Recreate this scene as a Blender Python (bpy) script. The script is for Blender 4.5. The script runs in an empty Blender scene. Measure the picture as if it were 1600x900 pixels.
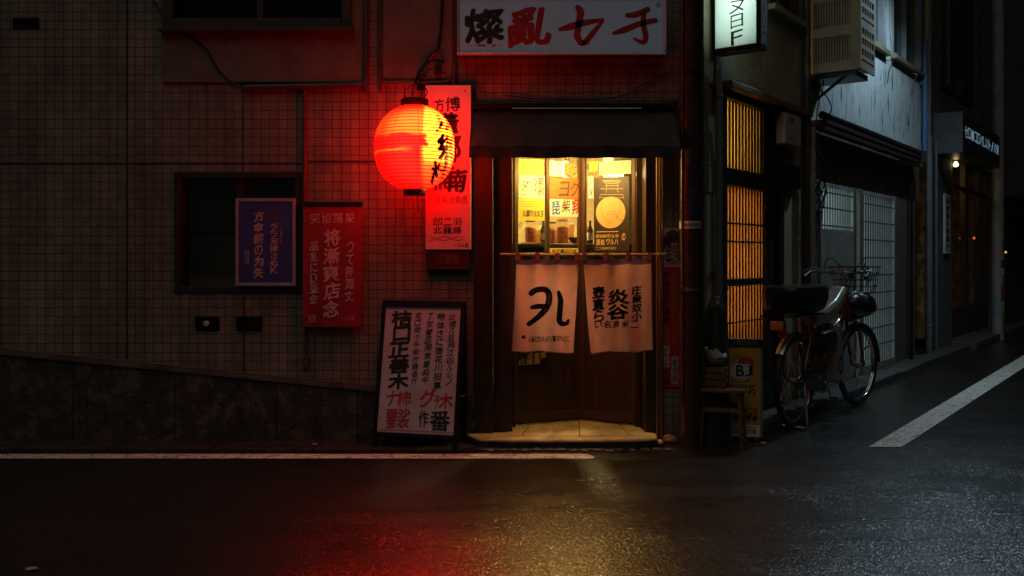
import bpy, math, random
from mathutils import Vector, Matrix
random.seed(7)
SC = bpy.context.scene
COL = SC.collection
R = math.radians
# ------------------------------------------------------------------ camera, world, light
FPX, D, H, HOR = 1400.0, 6.63, 1.35, 405.0      # focal length (px of 1600), distance to the facade, eye height, horizon row
cam_d = bpy.data.cameras.new('camera'); cam = bpy.data.objects.new('camera', cam_d); COL.objects.link(cam)
cam.location = (0, -D, H); cam.rotation_euler = (R(90), 0, 0)
cam_d.sensor_width = 36; cam_d.lens = FPX / 1600 * 36
cam_d.shift_y = -(450 - HOR) / 1600
cam_d.clip_start = 0.05; cam_d.clip_end = 500
SC.camera = cam
W = bpy.data.worlds.new('World'); SC.world = W; W.use_nodes = True
nt = W.node_tree; bg = nt.nodes['Background']
sky = nt.nodes.new('ShaderNodeTexSky'); sky.sky_type = 'NISHITA'; sky.sun_disc = False
SUN_EL, SUN_AZ = 62, 205
sky.sun_elevation = R(SUN_EL); sky.sun_rotation = R(SUN_AZ)
nt.links.new(sky.outputs[0], bg.inputs['Color']); bg.inputs['Strength'].default_value = 0.0009
sun_d = bpy.data.lights.new('sun', 'SUN'); sun = bpy.data.objects.new('sun', sun_d); COL.objects.link(sun)
sun_d.energy = 0.30; sun_d.angle = R(70); sun_d.color = (1.0, 0.86, 0.70)   # night glow of the town behind the camera
a, e = R(SUN_AZ), R(SUN_EL)
sdir = Vector((math.sin(a) * math.cos(e), math.cos(a) * math.cos(e), math.sin(e)))
sun.rotation_euler = sdir.to_track_quat('Z', 'Y').to_euler(); sun.location = (0, -8, 12)
SC.view_settings.view_transform = 'Standard'; SC.view_settings.look = 'None'
SC.view_settings.exposure = 0; SC.view_settings.gamma = 1; SC.view_settings.use_curve_mapping = False
SC.render.engine = 'CYCLES'
cy = SC.cycles
cy.use_denoising = True
try: cy.denoiser = 'OPENIMAGEDENOISE'
except Exception: pass
cy.max_bounces = 8; cy.diffuse_bounces = 3; cy.glossy_bounces = 3; cy.transparent_max_bounces = 12; cy.transmission_bounces = 4
cy.sample_clamp_indirect = 4.0; cy.caustics_reflective = False; cy.caustics_refractive = False

# ------------------------------------------------------------------ frames: pixel -> real place on a real plane
class Frame:
    def __init__(s, ox, oy, ang): s.o = (ox, oy); s.a = ang; s.c = math.cos(ang); s.s = math.sin(ang)
    def ray(s, px, py):
        def rot(x, y): return (x * s.c + y * s.s, -x * s.s + y * s.c)
        o = rot(-s.o[0], -D - s.o[1]); d = rot((px - 800) / FPX, 1.0)
        return o, d, (HOR - py) / FPX
    def hit(s, px, py, off=0.0):                 # plane y_local = off
        o, d, dz = s.ray(px, py); t = (off - o[1]) / d[1]
        return o[0] + t * d[0], H + t * dz
    def u(s, px, off=0.0): return s.hit(px, HOR, off)[0]
    def z(s, px, py, off=0.0): return s.hit(px, py, off)[1]
    def off(s, px, u):                           # depth of the point of line x_local = u seen in column px
        o, d, _ = s.ray(px, HOR); t = (u - o[0]) / d[0]
        return o[1] + t * d[1]
    def zu(s, px, py, u):
        o, d, dz = s.ray(px, py); t = (u - o[0]) / d[0]
        return H + t * dz
    def rect(s, x0, y0, x1, y1, off=0.0):        # -> u0, u1, z0, z1 (z taken at the middle column)
        xm = (x0 + x1) / 2
        return s.u(x0, off), s.u(x1, off), s.z(xm, y1, off), s.z(xm, y0, off)
    def world(s, p): return (s.o[0] + p[0] * s.c - p[1] * s.s, s.o[1] + p[0] * s.s + p[1] * s.c, p[2])
def G(px, py):                                   # ground point
    d = FPX * H / (py - HOR); return ((px - 800) * d / FPX, d - D)
F = Frame(0, 0, 0)
TH = math.atan(1060 / 1400)
CX = F.u(1096)
S = Frame(CX, 0, math.pi / 2 - TH)               # the receding house fronts of the side street

# ------------------------------------------------------------------ mesh builder
def catmull(pts, n=6):
    P = [Vector(p) for p in pts]; out = []
    for i in range(len(P) - 1):
        p0 = P[max(i - 1, 0)]; p1 = P[i]; p2 = P[i + 1]; p3 = P[min(i + 2, len(P) - 1)]
        for k in range(n):
            t = k / n
            out.append(0.5 * ((2 * p1) + (-p0 + p2) * t + (2 * p0 - 5 * p1 + 4 * p2 - p3) * t * t + (-p0 + 3 * p1 - 3 * p2 + p3) * t ** 3))
    out.append(P[-1]); return out
_GC = {}
def glyph_mesh(ch, bold):
    k = (ch, bold)
    if k not in _GC:
        c = bpy.data.curves.new('glyph', 'FONT'); c.body = ch; c.size = 1.0; c.resolution_u = 3
        c.offset = bold
        o = bpy.data.objects.new('glyph', c); COL.objects.link(o)
        bpy.context.view_layer.update()
        dg = bpy.context.evaluated_depsgraph_get()
        m = bpy.data.meshes.new_from_object(o.evaluated_get(dg))
        V = [(v.co.x, v.co.y) for v in m.vertices]; P = [tuple(p.vertices) for p in m.polygons]
        bpy.data.objects.remove(o); bpy.data.curves.remove(c); bpy.data.meshes.remove(m)
        if V:
            x0 = min(v[0] for v in V); x1 = max(v[0] for v in V); y0 = min(v[1] for v in V); y1 = max(v[1] for v in V)
            V = [((v[0] - x0) / max(x1 - x0, 1e-4), (v[1] - y0) / max(y1 - y0, 1e-4)) for v in V]
        _GC[k] = (V, P)
    return _GC[k]
class MB:
    def __init__(s): s.v = []; s.f = []; s.mi = []; s.cur = 0
    def add(s, vs, fs):
        b = len(s.v); s.v += [tuple(p) for p in vs]
        for f in fs: s.f.append(tuple(b + i for i in f)); s.mi.append(s.cur)
        return s
    def box(s, x0, x1, y0, y1, z0, z1):
        x0, x1 = min(x0, x1), max(x0, x1); y0, y1 = min(y0, y1), max(y0, y1); z0, z1 = min(z0, z1), max(z0, z1)
        return s.add([(x0,y0,z0),(x1,y0,z0),(x1,y1,z0),(x0,y1,z0),(x0,y0,z1),(x1,y0,z1),(x1,y1,z1),(x0,y1,z1)],
              [(0,3,2,1),(4,5,6,7),(0,1,5,4),(1,2,6,5),(2,3,7,6),(3,0,4,7)])
    def prism(s, poly, y0, y1):                  # polygon in (x, z), counter-clockwise seen from -y
        n = len(poly)
        vs = [(p[0], y0, p[1]) for p in poly] + [(p[0], y1, p[1]) for p in poly]
        fs = [tuple(range(n)), tuple(range(2 * n - 1, n - 1, -1))]
        for i in range(n):
            j = (i + 1) % n; fs.append((i, n + i, n + j, j))
        return s.add(vs, fs)
    def slab(s, poly, z0, z1):                   # polygon in (x, y), counter-clockwise seen from above
        n = len(poly)
        vs = [(p[0], p[1], z0) for p in poly] + [(p[0], p[1], z1) for p in poly]
        fs = [tuple(range(n - 1, -1, -1)), tuple(range(n, 2 * n))]
        for i in range(n):
            j = (i + 1) % n; fs.append((i, j, n + j, n + i))
        return s.add(vs, fs)
    def tube(s, pts, r, n=8, smooth=0, closed=False):
        if smooth: pts = catmull(pts, smooth)
        P = [Vector(p) for p in pts]; m = len(P)
        rs = r if isinstance(r, (list, tuple)) else [r] * m
        if len(rs) != m: rs = [rs[0] + (rs[-1] - rs[0]) * i / (m - 1) for i in range(m)]
        vs = []; up = None
        for i in range(m):
            if closed: t = P[(i + 1) % m] - P[i - 1]
            else: t = P[min(i + 1, m - 1)] - P[max(i - 1, 0)]
            t.normalize()
            if up is None:
                up = Vector((0, 0, 1)) if abs(t.z) < 0.9 else Vector((1, 0, 0))
            x = t.cross(up)
            if x.length < 1e-5: x = t.orthogonal()
            x.normalize(); up = x.cross(t)
            for k in range(n):
                an = 2 * math.pi * k / n
                vs.append(P[i] + (x * math.cos(an) + up * math.sin(an)) * rs[i])
        fs = []
        for i in range(m if closed else m - 1):
            j = (i + 1) % m
            for k in range(n):
                l = (k + 1) % n; fs.append((i * n + k, i * n + l, j * n + l, j * n + k))
        if not closed: fs += [tuple(range(n - 1, -1, -1)), tuple((m - 1) * n + k for k in range(n))]
        return s.add(vs, fs)
    def bar(s, p, q, r, n=6): return s.tube([p, q], r, n)
    def ring(s, c, rad, r, axis='y', n=40, m=8):
        pts = []
        for i in range(n):
            t = 2 * math.pi * i / n; a_, b_ = rad * math.cos(t), rad * math.sin(t)
            pts.append((c[0] + a_, c[1], c[2] + b_) if axis == 'y' else (c[0] + a_, c[1] + b_, c[2]) if axis == 'z' else (c[0], c[1] + a_, c[2] + b_))
        return s.tube(pts, r, m, closed=True)
    def lathe(s, prof, c=(0,0,0), n=32, axis='z'):   # prof: [(radius, height)]
        vs = []; fs = []; m = len(prof)
        for (r, h) in prof:
            for k in range(n):
                t = 2 * math.pi * k / n; x, y = r * math.cos(t), r * math.sin(t)
                vs.append((c[0]+x, c[1]+y, c[2]+h) if axis == 'z' else (c[0]+x, c[1]-h, c[2]+y) if axis == 'y' else (c[0]+h, c[1]+x, c[2]+y))
        for i in range(m - 1):
            for k in range(n):
                l = (k + 1) % n; fs.append((i*n+k, i*n+l, (i+1)*n+l, (i+1)*n+k))
        if prof[0][0] > 1e-4: fs.append(tuple(range(n - 1, -1, -1)))
        if prof[-1][0] > 1e-4: fs.append(tuple((m-1)*n + k for k in range(n)))
        return s.add(vs, fs)
    def disc(s, c, rx, rz, y, n=28): return s.add([(c[0] + rx*math.cos(2*math.pi*k/n), y, c[1] + rz*math.sin(2*math.pi*k/n)) for k in range(n)], [tuple(range(n))])
    def annulus(s, c, r0, r1, y, n=36, ez=1.0):
        vs = []; fs = []
        for k in range(n):
            t = 2*math.pi*k/n
            vs += [(c[0]+r0*math.cos(t), y, c[1]+ez*r0*math.sin(t)), (c[0]+r1*math.cos(t), y, c[1]+ez*r1*math.sin(t))]
        for k in range(n):
            l = (k+1) % n; fs.append((2*k, 2*k+1, 2*l+1, 2*l))
        return s.add(vs, fs)
    def quad(s, x0, x1, z0, z1, y): return s.add([(x0,y,z0),(x1,y,z0),(x1,y,z1),(x0,y,z1)], [(0,1,2,3)])
    def glyph(s, ch, x0, x1, z0, z1, y, bold=0.0, slant=0.0, wob=0.0, surf=None):
        V, P = glyph_mesh(ch, 0.0)
        if not V: return s
        ph = random.uniform(0, 6.28); w, h = x1 - x0, z1 - z0
        cps = [(0, 0)] if bold < .006 else [(math.cos(k*1.0472)*bold, math.sin(k*1.0472)*bold) for k in range(6)] + [(0, 0)]
        for ic, (ox, oz) in enumerate(cps): s._glyph1(V, P, x0+ox*min(w, h)*1.0, z0+oz*min(w, h), w, h, y-ic*.00012, slant, wob, ph, surf)
        return s
    def _glyph1(s, V, P, x0, z0, w, h, y, slant, wob, ph, surf):
        out = []; k_ = len(s.v) * 1e-9
        for (a_, b_) in V:
            a2 = a_ + slant * (b_ - 0.5) + wob * math.sin(5.3 * b_ + ph) + 0.5 * wob * math.sin(13 * b_ + 7 * a_ + ph)
            b2 = b_ + wob * math.sin(4.7 * a_ + 2 * ph) + 0.10 * (a_ - 0.5) * (1 if wob else 0) + 0.4 * wob * math.sin(15 * a_ + 3 * b_)
            X, Z = x0 + a2 * w, z0 + b2 * h
            out.append((X, (surf(X, Z) + y) if surf else y, Z))
        return s.add(out, P)
    def column(s, chars, xc, w, ztop, zbot, y, bold=0.02, slant=0.0, wob=0.02, gap=0.14, jit=0.05, fl=None):
        n = len(chars); st = (ztop - zbot) / n
        for i, ch in enumerate(chars):
            if ch == ' ': continue
            k = 1.0
            if ch in 'つらさにの心ルノ了个ロ口C几行K6D': k = 0.85
            jx = random.uniform(-jit, jit) * w
            s.glyph(ch, xc - w*k/2 + jx, xc + w*k/2 + jx, ztop - (i + 1) * st + gap*st/2, ztop - i * st - gap*st/2, y, bold, slant, wob)
        return s
    def row(s, chars, x0, x1, z0, z1, y, bold=0.02, slant=0.0, wob=0.02, gap=0.14):
        n = len(chars); st = (x1 - x0) / n
        for i, ch in enumerate(chars):
            if ch == ' ': continue
            s.glyph(ch, x0 + i*st + gap*st/2, x0 + (i+1)*st - gap*st/2, z0, z1, y, bold, slant, wob)
        return s
    def stroke(s, pts, wd, y, sm=7):             # brush stroke in the plane: pts (x, z), widths along it
        P = catmull([(p[0], p[1], 0) for p in pts], sm); m = len(P); L = []; Rr = []
        for i in range(m):
            t = P[min(i+1, m-1)] - P[max(i-1, 0)]; t.normalize(); nn = Vector((-t.y, t.x, 0))
            f = i / (m - 1) * (len(wd) - 1); j = min(int(f), len(wd) - 2); w = (wd[j] + (wd[j+1]-wd[j]) * (f - j)) / 2
            L.append(P[i] + nn*w); Rr.append(P[i] - nn*w)
        vs = [(p.x, y, p.y) for p in L] + [(p.x, y, p.y) for p in Rr]
        s.add(vs, [(i, m+i, m+i+1, i+1) for i in range(m-1)])
        for p, w in ((P[0], wd[0]/2), (P[-1], wd[-1]/2)): s.disc((p.x, p.y), w, w, y - 0.0003, 14)
        return s
    def wall(s, x0, x1, z0, z1, y, depth, holes):    # sheet with openings and their reveals; holes: (x0, x1, z0, z1)
        xs = sorted(set([x0, x1] + [h[0] for h in holes] + [h[1] for h in holes])); zs = sorted(set([z0, z1] + [h[2] for h in holes] + [h[3] for h in holes]))
        xs = [x for x in xs if x0 <= x <= x1]; zs = [z for z in zs if z0 <= z <= z1]
        for i in range(len(xs)-1):
            for j in range(len(zs)-1):
                cx, cz = (xs[i]+xs[i+1])/2, (zs[j]+zs[j+1])/2
                if any(h[0] < cx < h[1] and h[2] < cz < h[3] for h in holes): continue
                s.quad(xs[i], xs[i+1], zs[j], zs[j+1], y)
        for (a0, a1, b0, b1) in holes:
            Y = y + depth
            s.add([(a0,y,b0),(a0,Y,b0),(a0,Y,b1),(a0,y,b1)], [(0,1,2,3)]); s.add([(a1,y,b0),(a1,Y,b0),(a1,Y,b1),(a1,y,b1)], [(3,2,1,0)])
            s.add([(a0,y,b1),(a0,Y,b1),(a1,Y,b1),(a1,y,b1)], [(0,1,2,3)]); s.add([(a0,y,b0),(a0,Y,b0),(a1,Y,b0),(a1,y,b0)], [(3,2,1,0)])
        return s
    def build(s, name, mats, parent=None, base=(0,0,0), smooth=False, bevel=0.0):
        me = bpy.data.meshes.new(name)
        me.from_pydata([(p[0]-base[0], p[1]-base[1], p[2]-base[2]) for p in s.v], [], s.f)
        if not isinstance(mats, (list, tuple)): mats = [mats]
        for m in mats: me.materials.append(m)
        if len(mats) > 1: me.polygons.foreach_set('material_index', s.mi)
        if smooth:
            me.shade_smooth(); me.set_sharp_from_angle(angle=R(38))
        me.update()
        o = bpy.data.objects.new(name, me); COL.objects.link(o)
        if parent is not None: o.parent = parent
        if bevel:
            b = o.modifiers.new('bevel', 'BEVEL'); b.width = bevel; b.segments = 2; b.limit_method = 'ANGLE'; b.angle_limit = R(40)
        return o
def tag(o, label=None, cat=None, group=None, kind=None):
    if label: o['label'] = label
    if cat: o['category'] = cat
    if group: o['group'] = group
    if kind: o['kind'] = kind
    return o
class Thing:
    def __init__(s, name, label, cat, fr, base, group=None):
        s.fr = fr; s.b = base; s.o = bpy.data.objects.new(name, None); COL.objects.link(s.o); s.o.empty_display_size = 0.1
        s.o.location = fr.world(base); s.o.rotation_euler = (0, 0, fr.a); tag(s.o, label, cat, group)
    def part(s, name, mb, m, parent=None, smooth=False, bevel=0.0, label=None):
        o = mb.build(name, m, parent or s.o, s.b, smooth, bevel)
        if label: o['label'] = label
        return o
def single(name, label, cat, fr, base, mb, m, smooth=False, bevel=0.0, group=None):
    o = mb.build(name, m, None, base, smooth, bevel); o.location = fr.world(base); o.rotation_euler = (0, 0, fr.a)
    return tag(o, label, cat, group)

# ------------------------------------------------------------------ materials
MATS = {}
def mat(name, c=(.5,.5,.5), rough=.6, metal=0.0, var=.25, vs=6.0, bump=0.0, bs=60.0, c2=None, c2s=3.0, c2t=(.5,.62), em=None, es=0.0, spec=.5, coat=0.0, rv=0.0, stretch=None, trans=0.0):
    if name in MATS: return MATS[name]
    m = bpy.data.materials.new(name); m.use_nodes = True; N = m.node_tree.nodes; L = m.node_tree.links
    p = N['Principled BSDF']; tc = N.new('ShaderNodeTexCoord'); src = tc.outputs['Object']
    if stretch:
        mp = N.new('ShaderNodeMapping'); mp.inputs['Scale'].default_value = stretch; L.new(src, mp.inputs['Vector']); src = mp.outputs[0]
    def noise(sc, det=5, ro=.6):
        n = N.new('ShaderNodeTexNoise'); n.inputs['Scale'].default_value = sc; n.inputs['Detail'].default_value = det; n.inputs['Roughness'].default_value = ro
        L.new(src, n.inputs['Vector']); return n.outputs['Fac']
    def mixc(fac, A, B, mode='MIX'):
        x = N.new('ShaderNodeMix'); x.data_type = 'RGBA'; x.blend_type = mode
        for sock, val in ((x.inputs['Factor'], fac), (x.inputs[6], A), (x.inputs[7], B)):
            if isinstance(val, bpy.types.NodeSocket): L.new(val, sock)
            else: sock.default_value = val if isinstance(val, float) else (*val, 1)
        return x.outputs[2]
    def rng(f, a_, b_, lo=0., hi=1.):
        x = N.new('ShaderNodeMapRange'); x.inputs[1].default_value = a_; x.inputs[2].default_value = b_; x.inputs[3].default_value = lo; x.inputs[4].default_value = hi
        L.new(f, x.inputs[0]); return x.outputs[0]
    colr = None
    if var:
        f = noise(vs); colr = mixc(rng(f, .3, .7), tuple(max(0, k*(1-var)) for k in c), tuple(min(1, k*(1+var)) for k in c))
    if c2:
        f = rng(noise(c2s, 8, .7), c2t[0], c2t[1]); colr = mixc(f, colr if colr else c, c2)
    if colr is not None: L.new(colr, p.inputs['Base Color'])
    else: p.inputs['Base Color'].default_value = (*c, 1)
    p.inputs['Roughness'].default_value = rough; p.inputs['Metallic'].default_value = metal
    p.inputs['Specular IOR Level'].default_value = spec
    if coat: p.inputs['Coat Weight'].default_value = coat; p.inputs['Coat Roughness'].default_value = .12
    if rv: L.new(rng(noise(vs*1.7), .3, .7, max(.03, rough-rv), min(1, rough+rv)), p.inputs['Roughness'])
    if bump:
        b = N.new('ShaderNodeBump'); b.inputs['Strength'].default_value = bump; b.inputs['Distance'].default_value = .01
        L.new(noise(bs, 4), b.inputs['Height']); L.new(b.outputs[0], p.inputs['Normal'])
    if em: p.inputs['Emission Color'].default_value = (*em, 1); p.inputs['Emission Strength'].default_value = es
    if trans:
        t = N.new('ShaderNodeBsdfTranslucent'); ms = N.new('ShaderNodeMixShader'); ms.inputs[0].default_value = trans
        if colr is not None: L.new(colr, t.inputs['Color'])
        else: t.inputs['Color'].default_value = (*c, 1)
        L.new(p.outputs[0], ms.inputs[1]); L.new(t.outputs[0], ms.inputs[2]); L.new(ms.outputs[0], N['Material Output'].inputs['Surface'])
    MATS[name] = m; return m
def NL(name):
    m = bpy.data.materials.new(name); m.use_nodes = True; MATS[name] = m; return m, m.node_tree.nodes, m.node_tree.links
def mth(N, L, op, a_, b_=None, clamp=False):
    x = N.new('ShaderNodeMath'); x.operation = op; x.use_clamp = clamp
    for i, v in enumerate((a_, b_)):
        if v is None: continue
        if isinstance(v, bpy.types.NodeSocket): L.new(v, x.inputs[i])
        else: x.inputs[i].default_value = v
    return x.outputs[0]

def tile_material(name, pitch=.0663, base=(.27,.235,.19)):
    m, N, L = NL(name); p = N['Principled BSDF']
    tc = N.new('ShaderNodeTexCoord'); sx = N.new('ShaderNodeSeparateXYZ'); L.new(tc.outputs['Object'], sx.inputs[0])
    cb = N.new('ShaderNodeCombineXYZ'); L.new(sx.outputs['X'], cb.inputs[0]); L.new(sx.outputs['Z'], cb.inputs[1])
    nz = N.new('ShaderNodeTexNoise'); nz.inputs['Scale'].default_value = 9; L.new(tc.outputs['Object'], nz.inputs['Vector'])
    wv = N.new('ShaderNodeVectorMath'); wv.operation = 'MULTIPLY_ADD'; wv.inputs[1].default_value = (.004, .004, 0)
    L.new(nz.outputs['Color'], wv.inputs[0]); L.new(cb.outputs[0], wv.inputs[2])
    bk = N.new('ShaderNodeTexBrick'); bk.offset = 0; bk.squash = 1
    for k, v in (('Scale', 1.0), ('Mortar Size', .0026), ('Mortar Smooth', .35), ('Brick Width', pitch), ('Row Height', pitch), ('Bias', 0.0)): bk.inputs[k].default_value = v
    bk.inputs['Color1'].default_value = (*[c*.87 for c in base], 1); bk.inputs['Color2'].default_value = (*[c*1.10 for c in base], 1); bk.inputs['Mortar'].default_value = (.035, .03, .025, 1)
    L.new(wv.outputs[0], bk.inputs['Vector'])
    g = N.new('ShaderNodeTexNoise'); g.inputs['Scale'].default_value = 1.6; g.inputs['Detail'].default_value = 8; g.inputs['Roughness'].default_value = .72; L.new(tc.outputs['Object'], g.inputs['Vector'])
    gr = N.new('ShaderNodeMapRange'); gr.inputs[1].default_value = .3; gr.inputs[2].default_value = .7; gr.inputs[3].default_value = .58; gr.inputs[4].default_value = 1.15; L.new(g.outputs['Fac'], gr.inputs[0])
    # rain streaks running down the tiles
    mp = N.new('ShaderNodeMapping'); mp.inputs['Scale'].default_value = (7, 7, .5); L.new(tc.outputs['Object'], mp.inputs[0])
    st = N.new('ShaderNodeTexNoise'); st.inputs['Scale'].default_value = 1.5; st.inputs['Detail'].default_value = 6; L.new(mp.outputs[0], st.inputs['Vector'])
    sr = N.new('ShaderNodeMapRange'); sr.inputs[1].default_value = .35; sr.inputs[2].default_value = .6; sr.inputs[3].default_value = .7; sr.inputs[4].default_value = 1; L.new(st.outputs['Fac'], sr.inputs[0])
    mx = N.new('ShaderNodeMix'); mx.data_type = 'RGBA'; mx.blend_type = 'MULTIPLY'; mx.inputs['Factor'].default_value = 1
    L.new(bk.outputs['Color'], mx.inputs[6]); L.new(mth(N, L, 'MULTIPLY', gr.outputs[0], sr.outputs[0]), mx.inputs[7])
    L.new(mx.outputs[2], p.inputs['Base Color'])
    rr = N.new('ShaderNodeMapRange'); rr.inputs[3].default_value = .34; rr.inputs[4].default_value = .62; L.new(g.outputs['Fac'], rr.inputs[0]); L.new(rr.outputs[0], p.inputs['Roughness'])
    b = N.new('ShaderNodeBump'); b.inputs['Strength'].default_value = .7; b.inputs['Distance'].default_value = .006; b.invert = True
    fn = N.new('ShaderNodeTexNoise'); fn.inputs['Scale'].default_value = 35; L.new(tc.outputs['Object'], fn.inputs['Vector'])
    L.new(mth(N, L, 'ADD', bk.outputs['Fac'], mth(N, L, 'MULTIPLY', fn.outputs['Fac'], .35)), b.inputs['Height']); L.new(b.outputs[0], p.inputs['Normal'])
    return m
def road_material():
    m, N, L = NL('wet_asphalt'); p = N['Principled BSDF']
    tc = N.new('ShaderNodeTexCoord'); o = tc.outputs['Object']
    def no(sc, det=4, ro=.6, vec=o):
        n = N.new('ShaderNodeTexNoise'); n.inputs['Scale'].default_value = sc; n.inputs['Detail'].default_value = det; n.inputs['Roughness'].default_value = ro; L.new(vec, n.inputs['Vector']); return n.outputs['Fac']
    def rg(f, a_, b_, lo, hi):
        x = N.new('ShaderNodeMapRange'); x.inputs[1].default_value = a_; x.inputs[2].default_value = b_; x.inputs[3].default_value = lo; x.inputs[4].default_value = hi; L.new(f, x.inputs[0]); return x.outputs[0]
    big = no(.9, 6, .62)
    mp = N.new('ShaderNodeMapping'); mp.inputs['Scale'].default_value = (.35, 2.6, 1); L.new(o, mp.inputs[0]); band = no(1.6, 5, .6, mp.outputs[0])
    wet = mth(N, L, 'ADD', rg(big, .3, .7, 0, .5), rg(band, .3, .7, 0, .5))
    vo = N.new('ShaderNodeTexVoronoi'); vo.inputs['Scale'].default_value = 72; L.new(o, vo.inputs['Vector'])
    cr = N.new('ShaderNodeValToRGB'); cr.color_ramp.elements[0].color = (.004,.004,.0045,1); cr.color_ramp.elements[1].color = (.018,.017,.016,1)
    L.new(mth(N, L, 'ADD', mth(N, L, 'MULTIPLY', vo.outputs['Color'], .6), mth(N, L, 'MULTIPLY', no(45), .4)), cr.inputs[0]); L.new(cr.outputs[0], p.inputs['Base Color'])
    L.new(rg(wet, .1, .9, ROAD_R0, ROAD_R1), p.inputs['Roughness'])
    p.inputs['IOR'].default_value = 2.1
    h = mth(N, L, 'ADD', mth(N, L, 'MULTIPLY', vo.outputs['Distance'], 1.0), mth(N, L, 'MULTIPLY', no(130, 3), .5))
    h = mth(N, L, 'ADD', h, mth(N, L, 'MULTIPLY', no(22, 3), .9))
    b = N.new('ShaderNodeBump'); b.inputs['Distance'].default_value = .006; L.new(rg(wet, .1, .9, ROAD_B0, ROAD_B1), b.inputs['Strength'])
    L.new(h, b.inputs['Height'])
    v2 = N.new('ShaderNodeTexVoronoi'); v2.inputs['Scale'].default_value = 215; L.new(o, v2.inputs['Vector'])
    a_ = N.new('ShaderNodeVectorMath'); a_.operation = 'SUBTRACT'; L.new(v2.outputs['Color'], a_.inputs[0]); a_.inputs[1].default_value = (.5,.5,.5)
    m_ = N.new('ShaderNodeVectorMath'); m_.operation = 'MULTIPLY'; L.new(a_.outputs[0], m_.inputs[0]); m_.inputs[1].default_value = (ROAD_F, ROAD_F*1.15, 0); m2_ = N.new('ShaderNodeVectorMath'); m2_.operation = 'SCALE'; L.new(m_.outputs[0], m2_.inputs[0]); L.new(rg(mth(N, L, 'ADD', no(2.3, 5), mth(N, L, 'MULTIPLY', no(1.1, 4, .6, mp.outputs[0]), .8)), .65, 1.15, .35, 1.25), m2_.inputs['Scale'])
    d_ = N.new('ShaderNodeVectorMath'); d_.operation = 'ADD'; L.new(m2_.outputs[0], d_.inputs[0]); L.new(b.outputs[0], d_.inputs[1])
    n_ = N.new('ShaderNodeVectorMath'); n_.operation = 'NORMALIZE'; L.new(d_.outputs[0], n_.inputs[0]); L.new(n_.outputs[0], p.inputs['Normal'])
    return m
ROAD_F = .38
ROAD_R0, ROAD_R1, ROAD_B0, ROAD_B1 = .24, .34, .14, .28
def paint_material():
    m, N, L = NL('worn_road_paint'); p = N['Principled BSDF']; tc = N.new('ShaderNodeTexCoord'); o = tc.outputs['Object']
    n = N.new('ShaderNodeTexNoise'); n.inputs['Scale'].default_value = 26; n.inputs['Detail'].default_value = 9; n.inputs['Roughness'].default_value = .78; L.new(o, n.inputs['Vector'])
    v = N.new('ShaderNodeTexVoronoi'); v.feature = 'DISTANCE_TO_EDGE'; v.inputs['Scale'].default_value = 7; L.new(o, v.inputs['Vector'])
    cr = N.new('ShaderNodeValToRGB'); e = cr.color_ramp.elements; e[0].position = .39; e[0].color = (.05,.048,.045,1); e[1].position = .47; e[1].color = (.72,.70,.67,1); L.new(n.outputs['Fac'], cr.inputs[0])
    mx = N.new('ShaderNodeMix'); mx.data_type = 'RGBA'; L.new(mth(N, L, 'LESS_THAN', v.outputs['Distance'], .018), mx.inputs['Factor']); L.new(cr.outputs[0], mx.inputs[6]); mx.inputs[7].default_value = (.2,.19,.18,1)
    L.new(mx.outputs[2], p.inputs['Base Color']); p.inputs['Roughness'].default_value = .5
    b = N.new('ShaderNodeBump'); b.inputs['Strength'].default_value = .4; b.inputs['Distance'].default_value = .004; n2 = N.new('ShaderNodeTexNoise'); n2.inputs['Scale'].default_value = 140; L.new(o, n2.inputs['Vector']); L.new(n2.outputs['Fac'], b.inputs['Height']); L.new(b.outputs[0], p.inputs['Normal'])
    return m
def glass_material(name, tint=(1,1,1), gl=.10):
    m, N, L = NL(name); out = N['Material Output']; N.remove(N['Principled BSDF'])
    t = N.new('ShaderNodeBsdfTransparent'); t.inputs[0].default_value = (*tint, 1); g = N.new('ShaderNodeBsdfGlossy'); g.inputs['Roughness'].default_value = .03
    x = N.new('ShaderNodeMixShader'); x.inputs[0].default_value = gl; L.new(t.outputs[0], x.inputs[1]); L.new(g.outputs[0], x.inputs[2]); L.new(x.outputs[0], out.inputs['Surface']); return m
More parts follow.
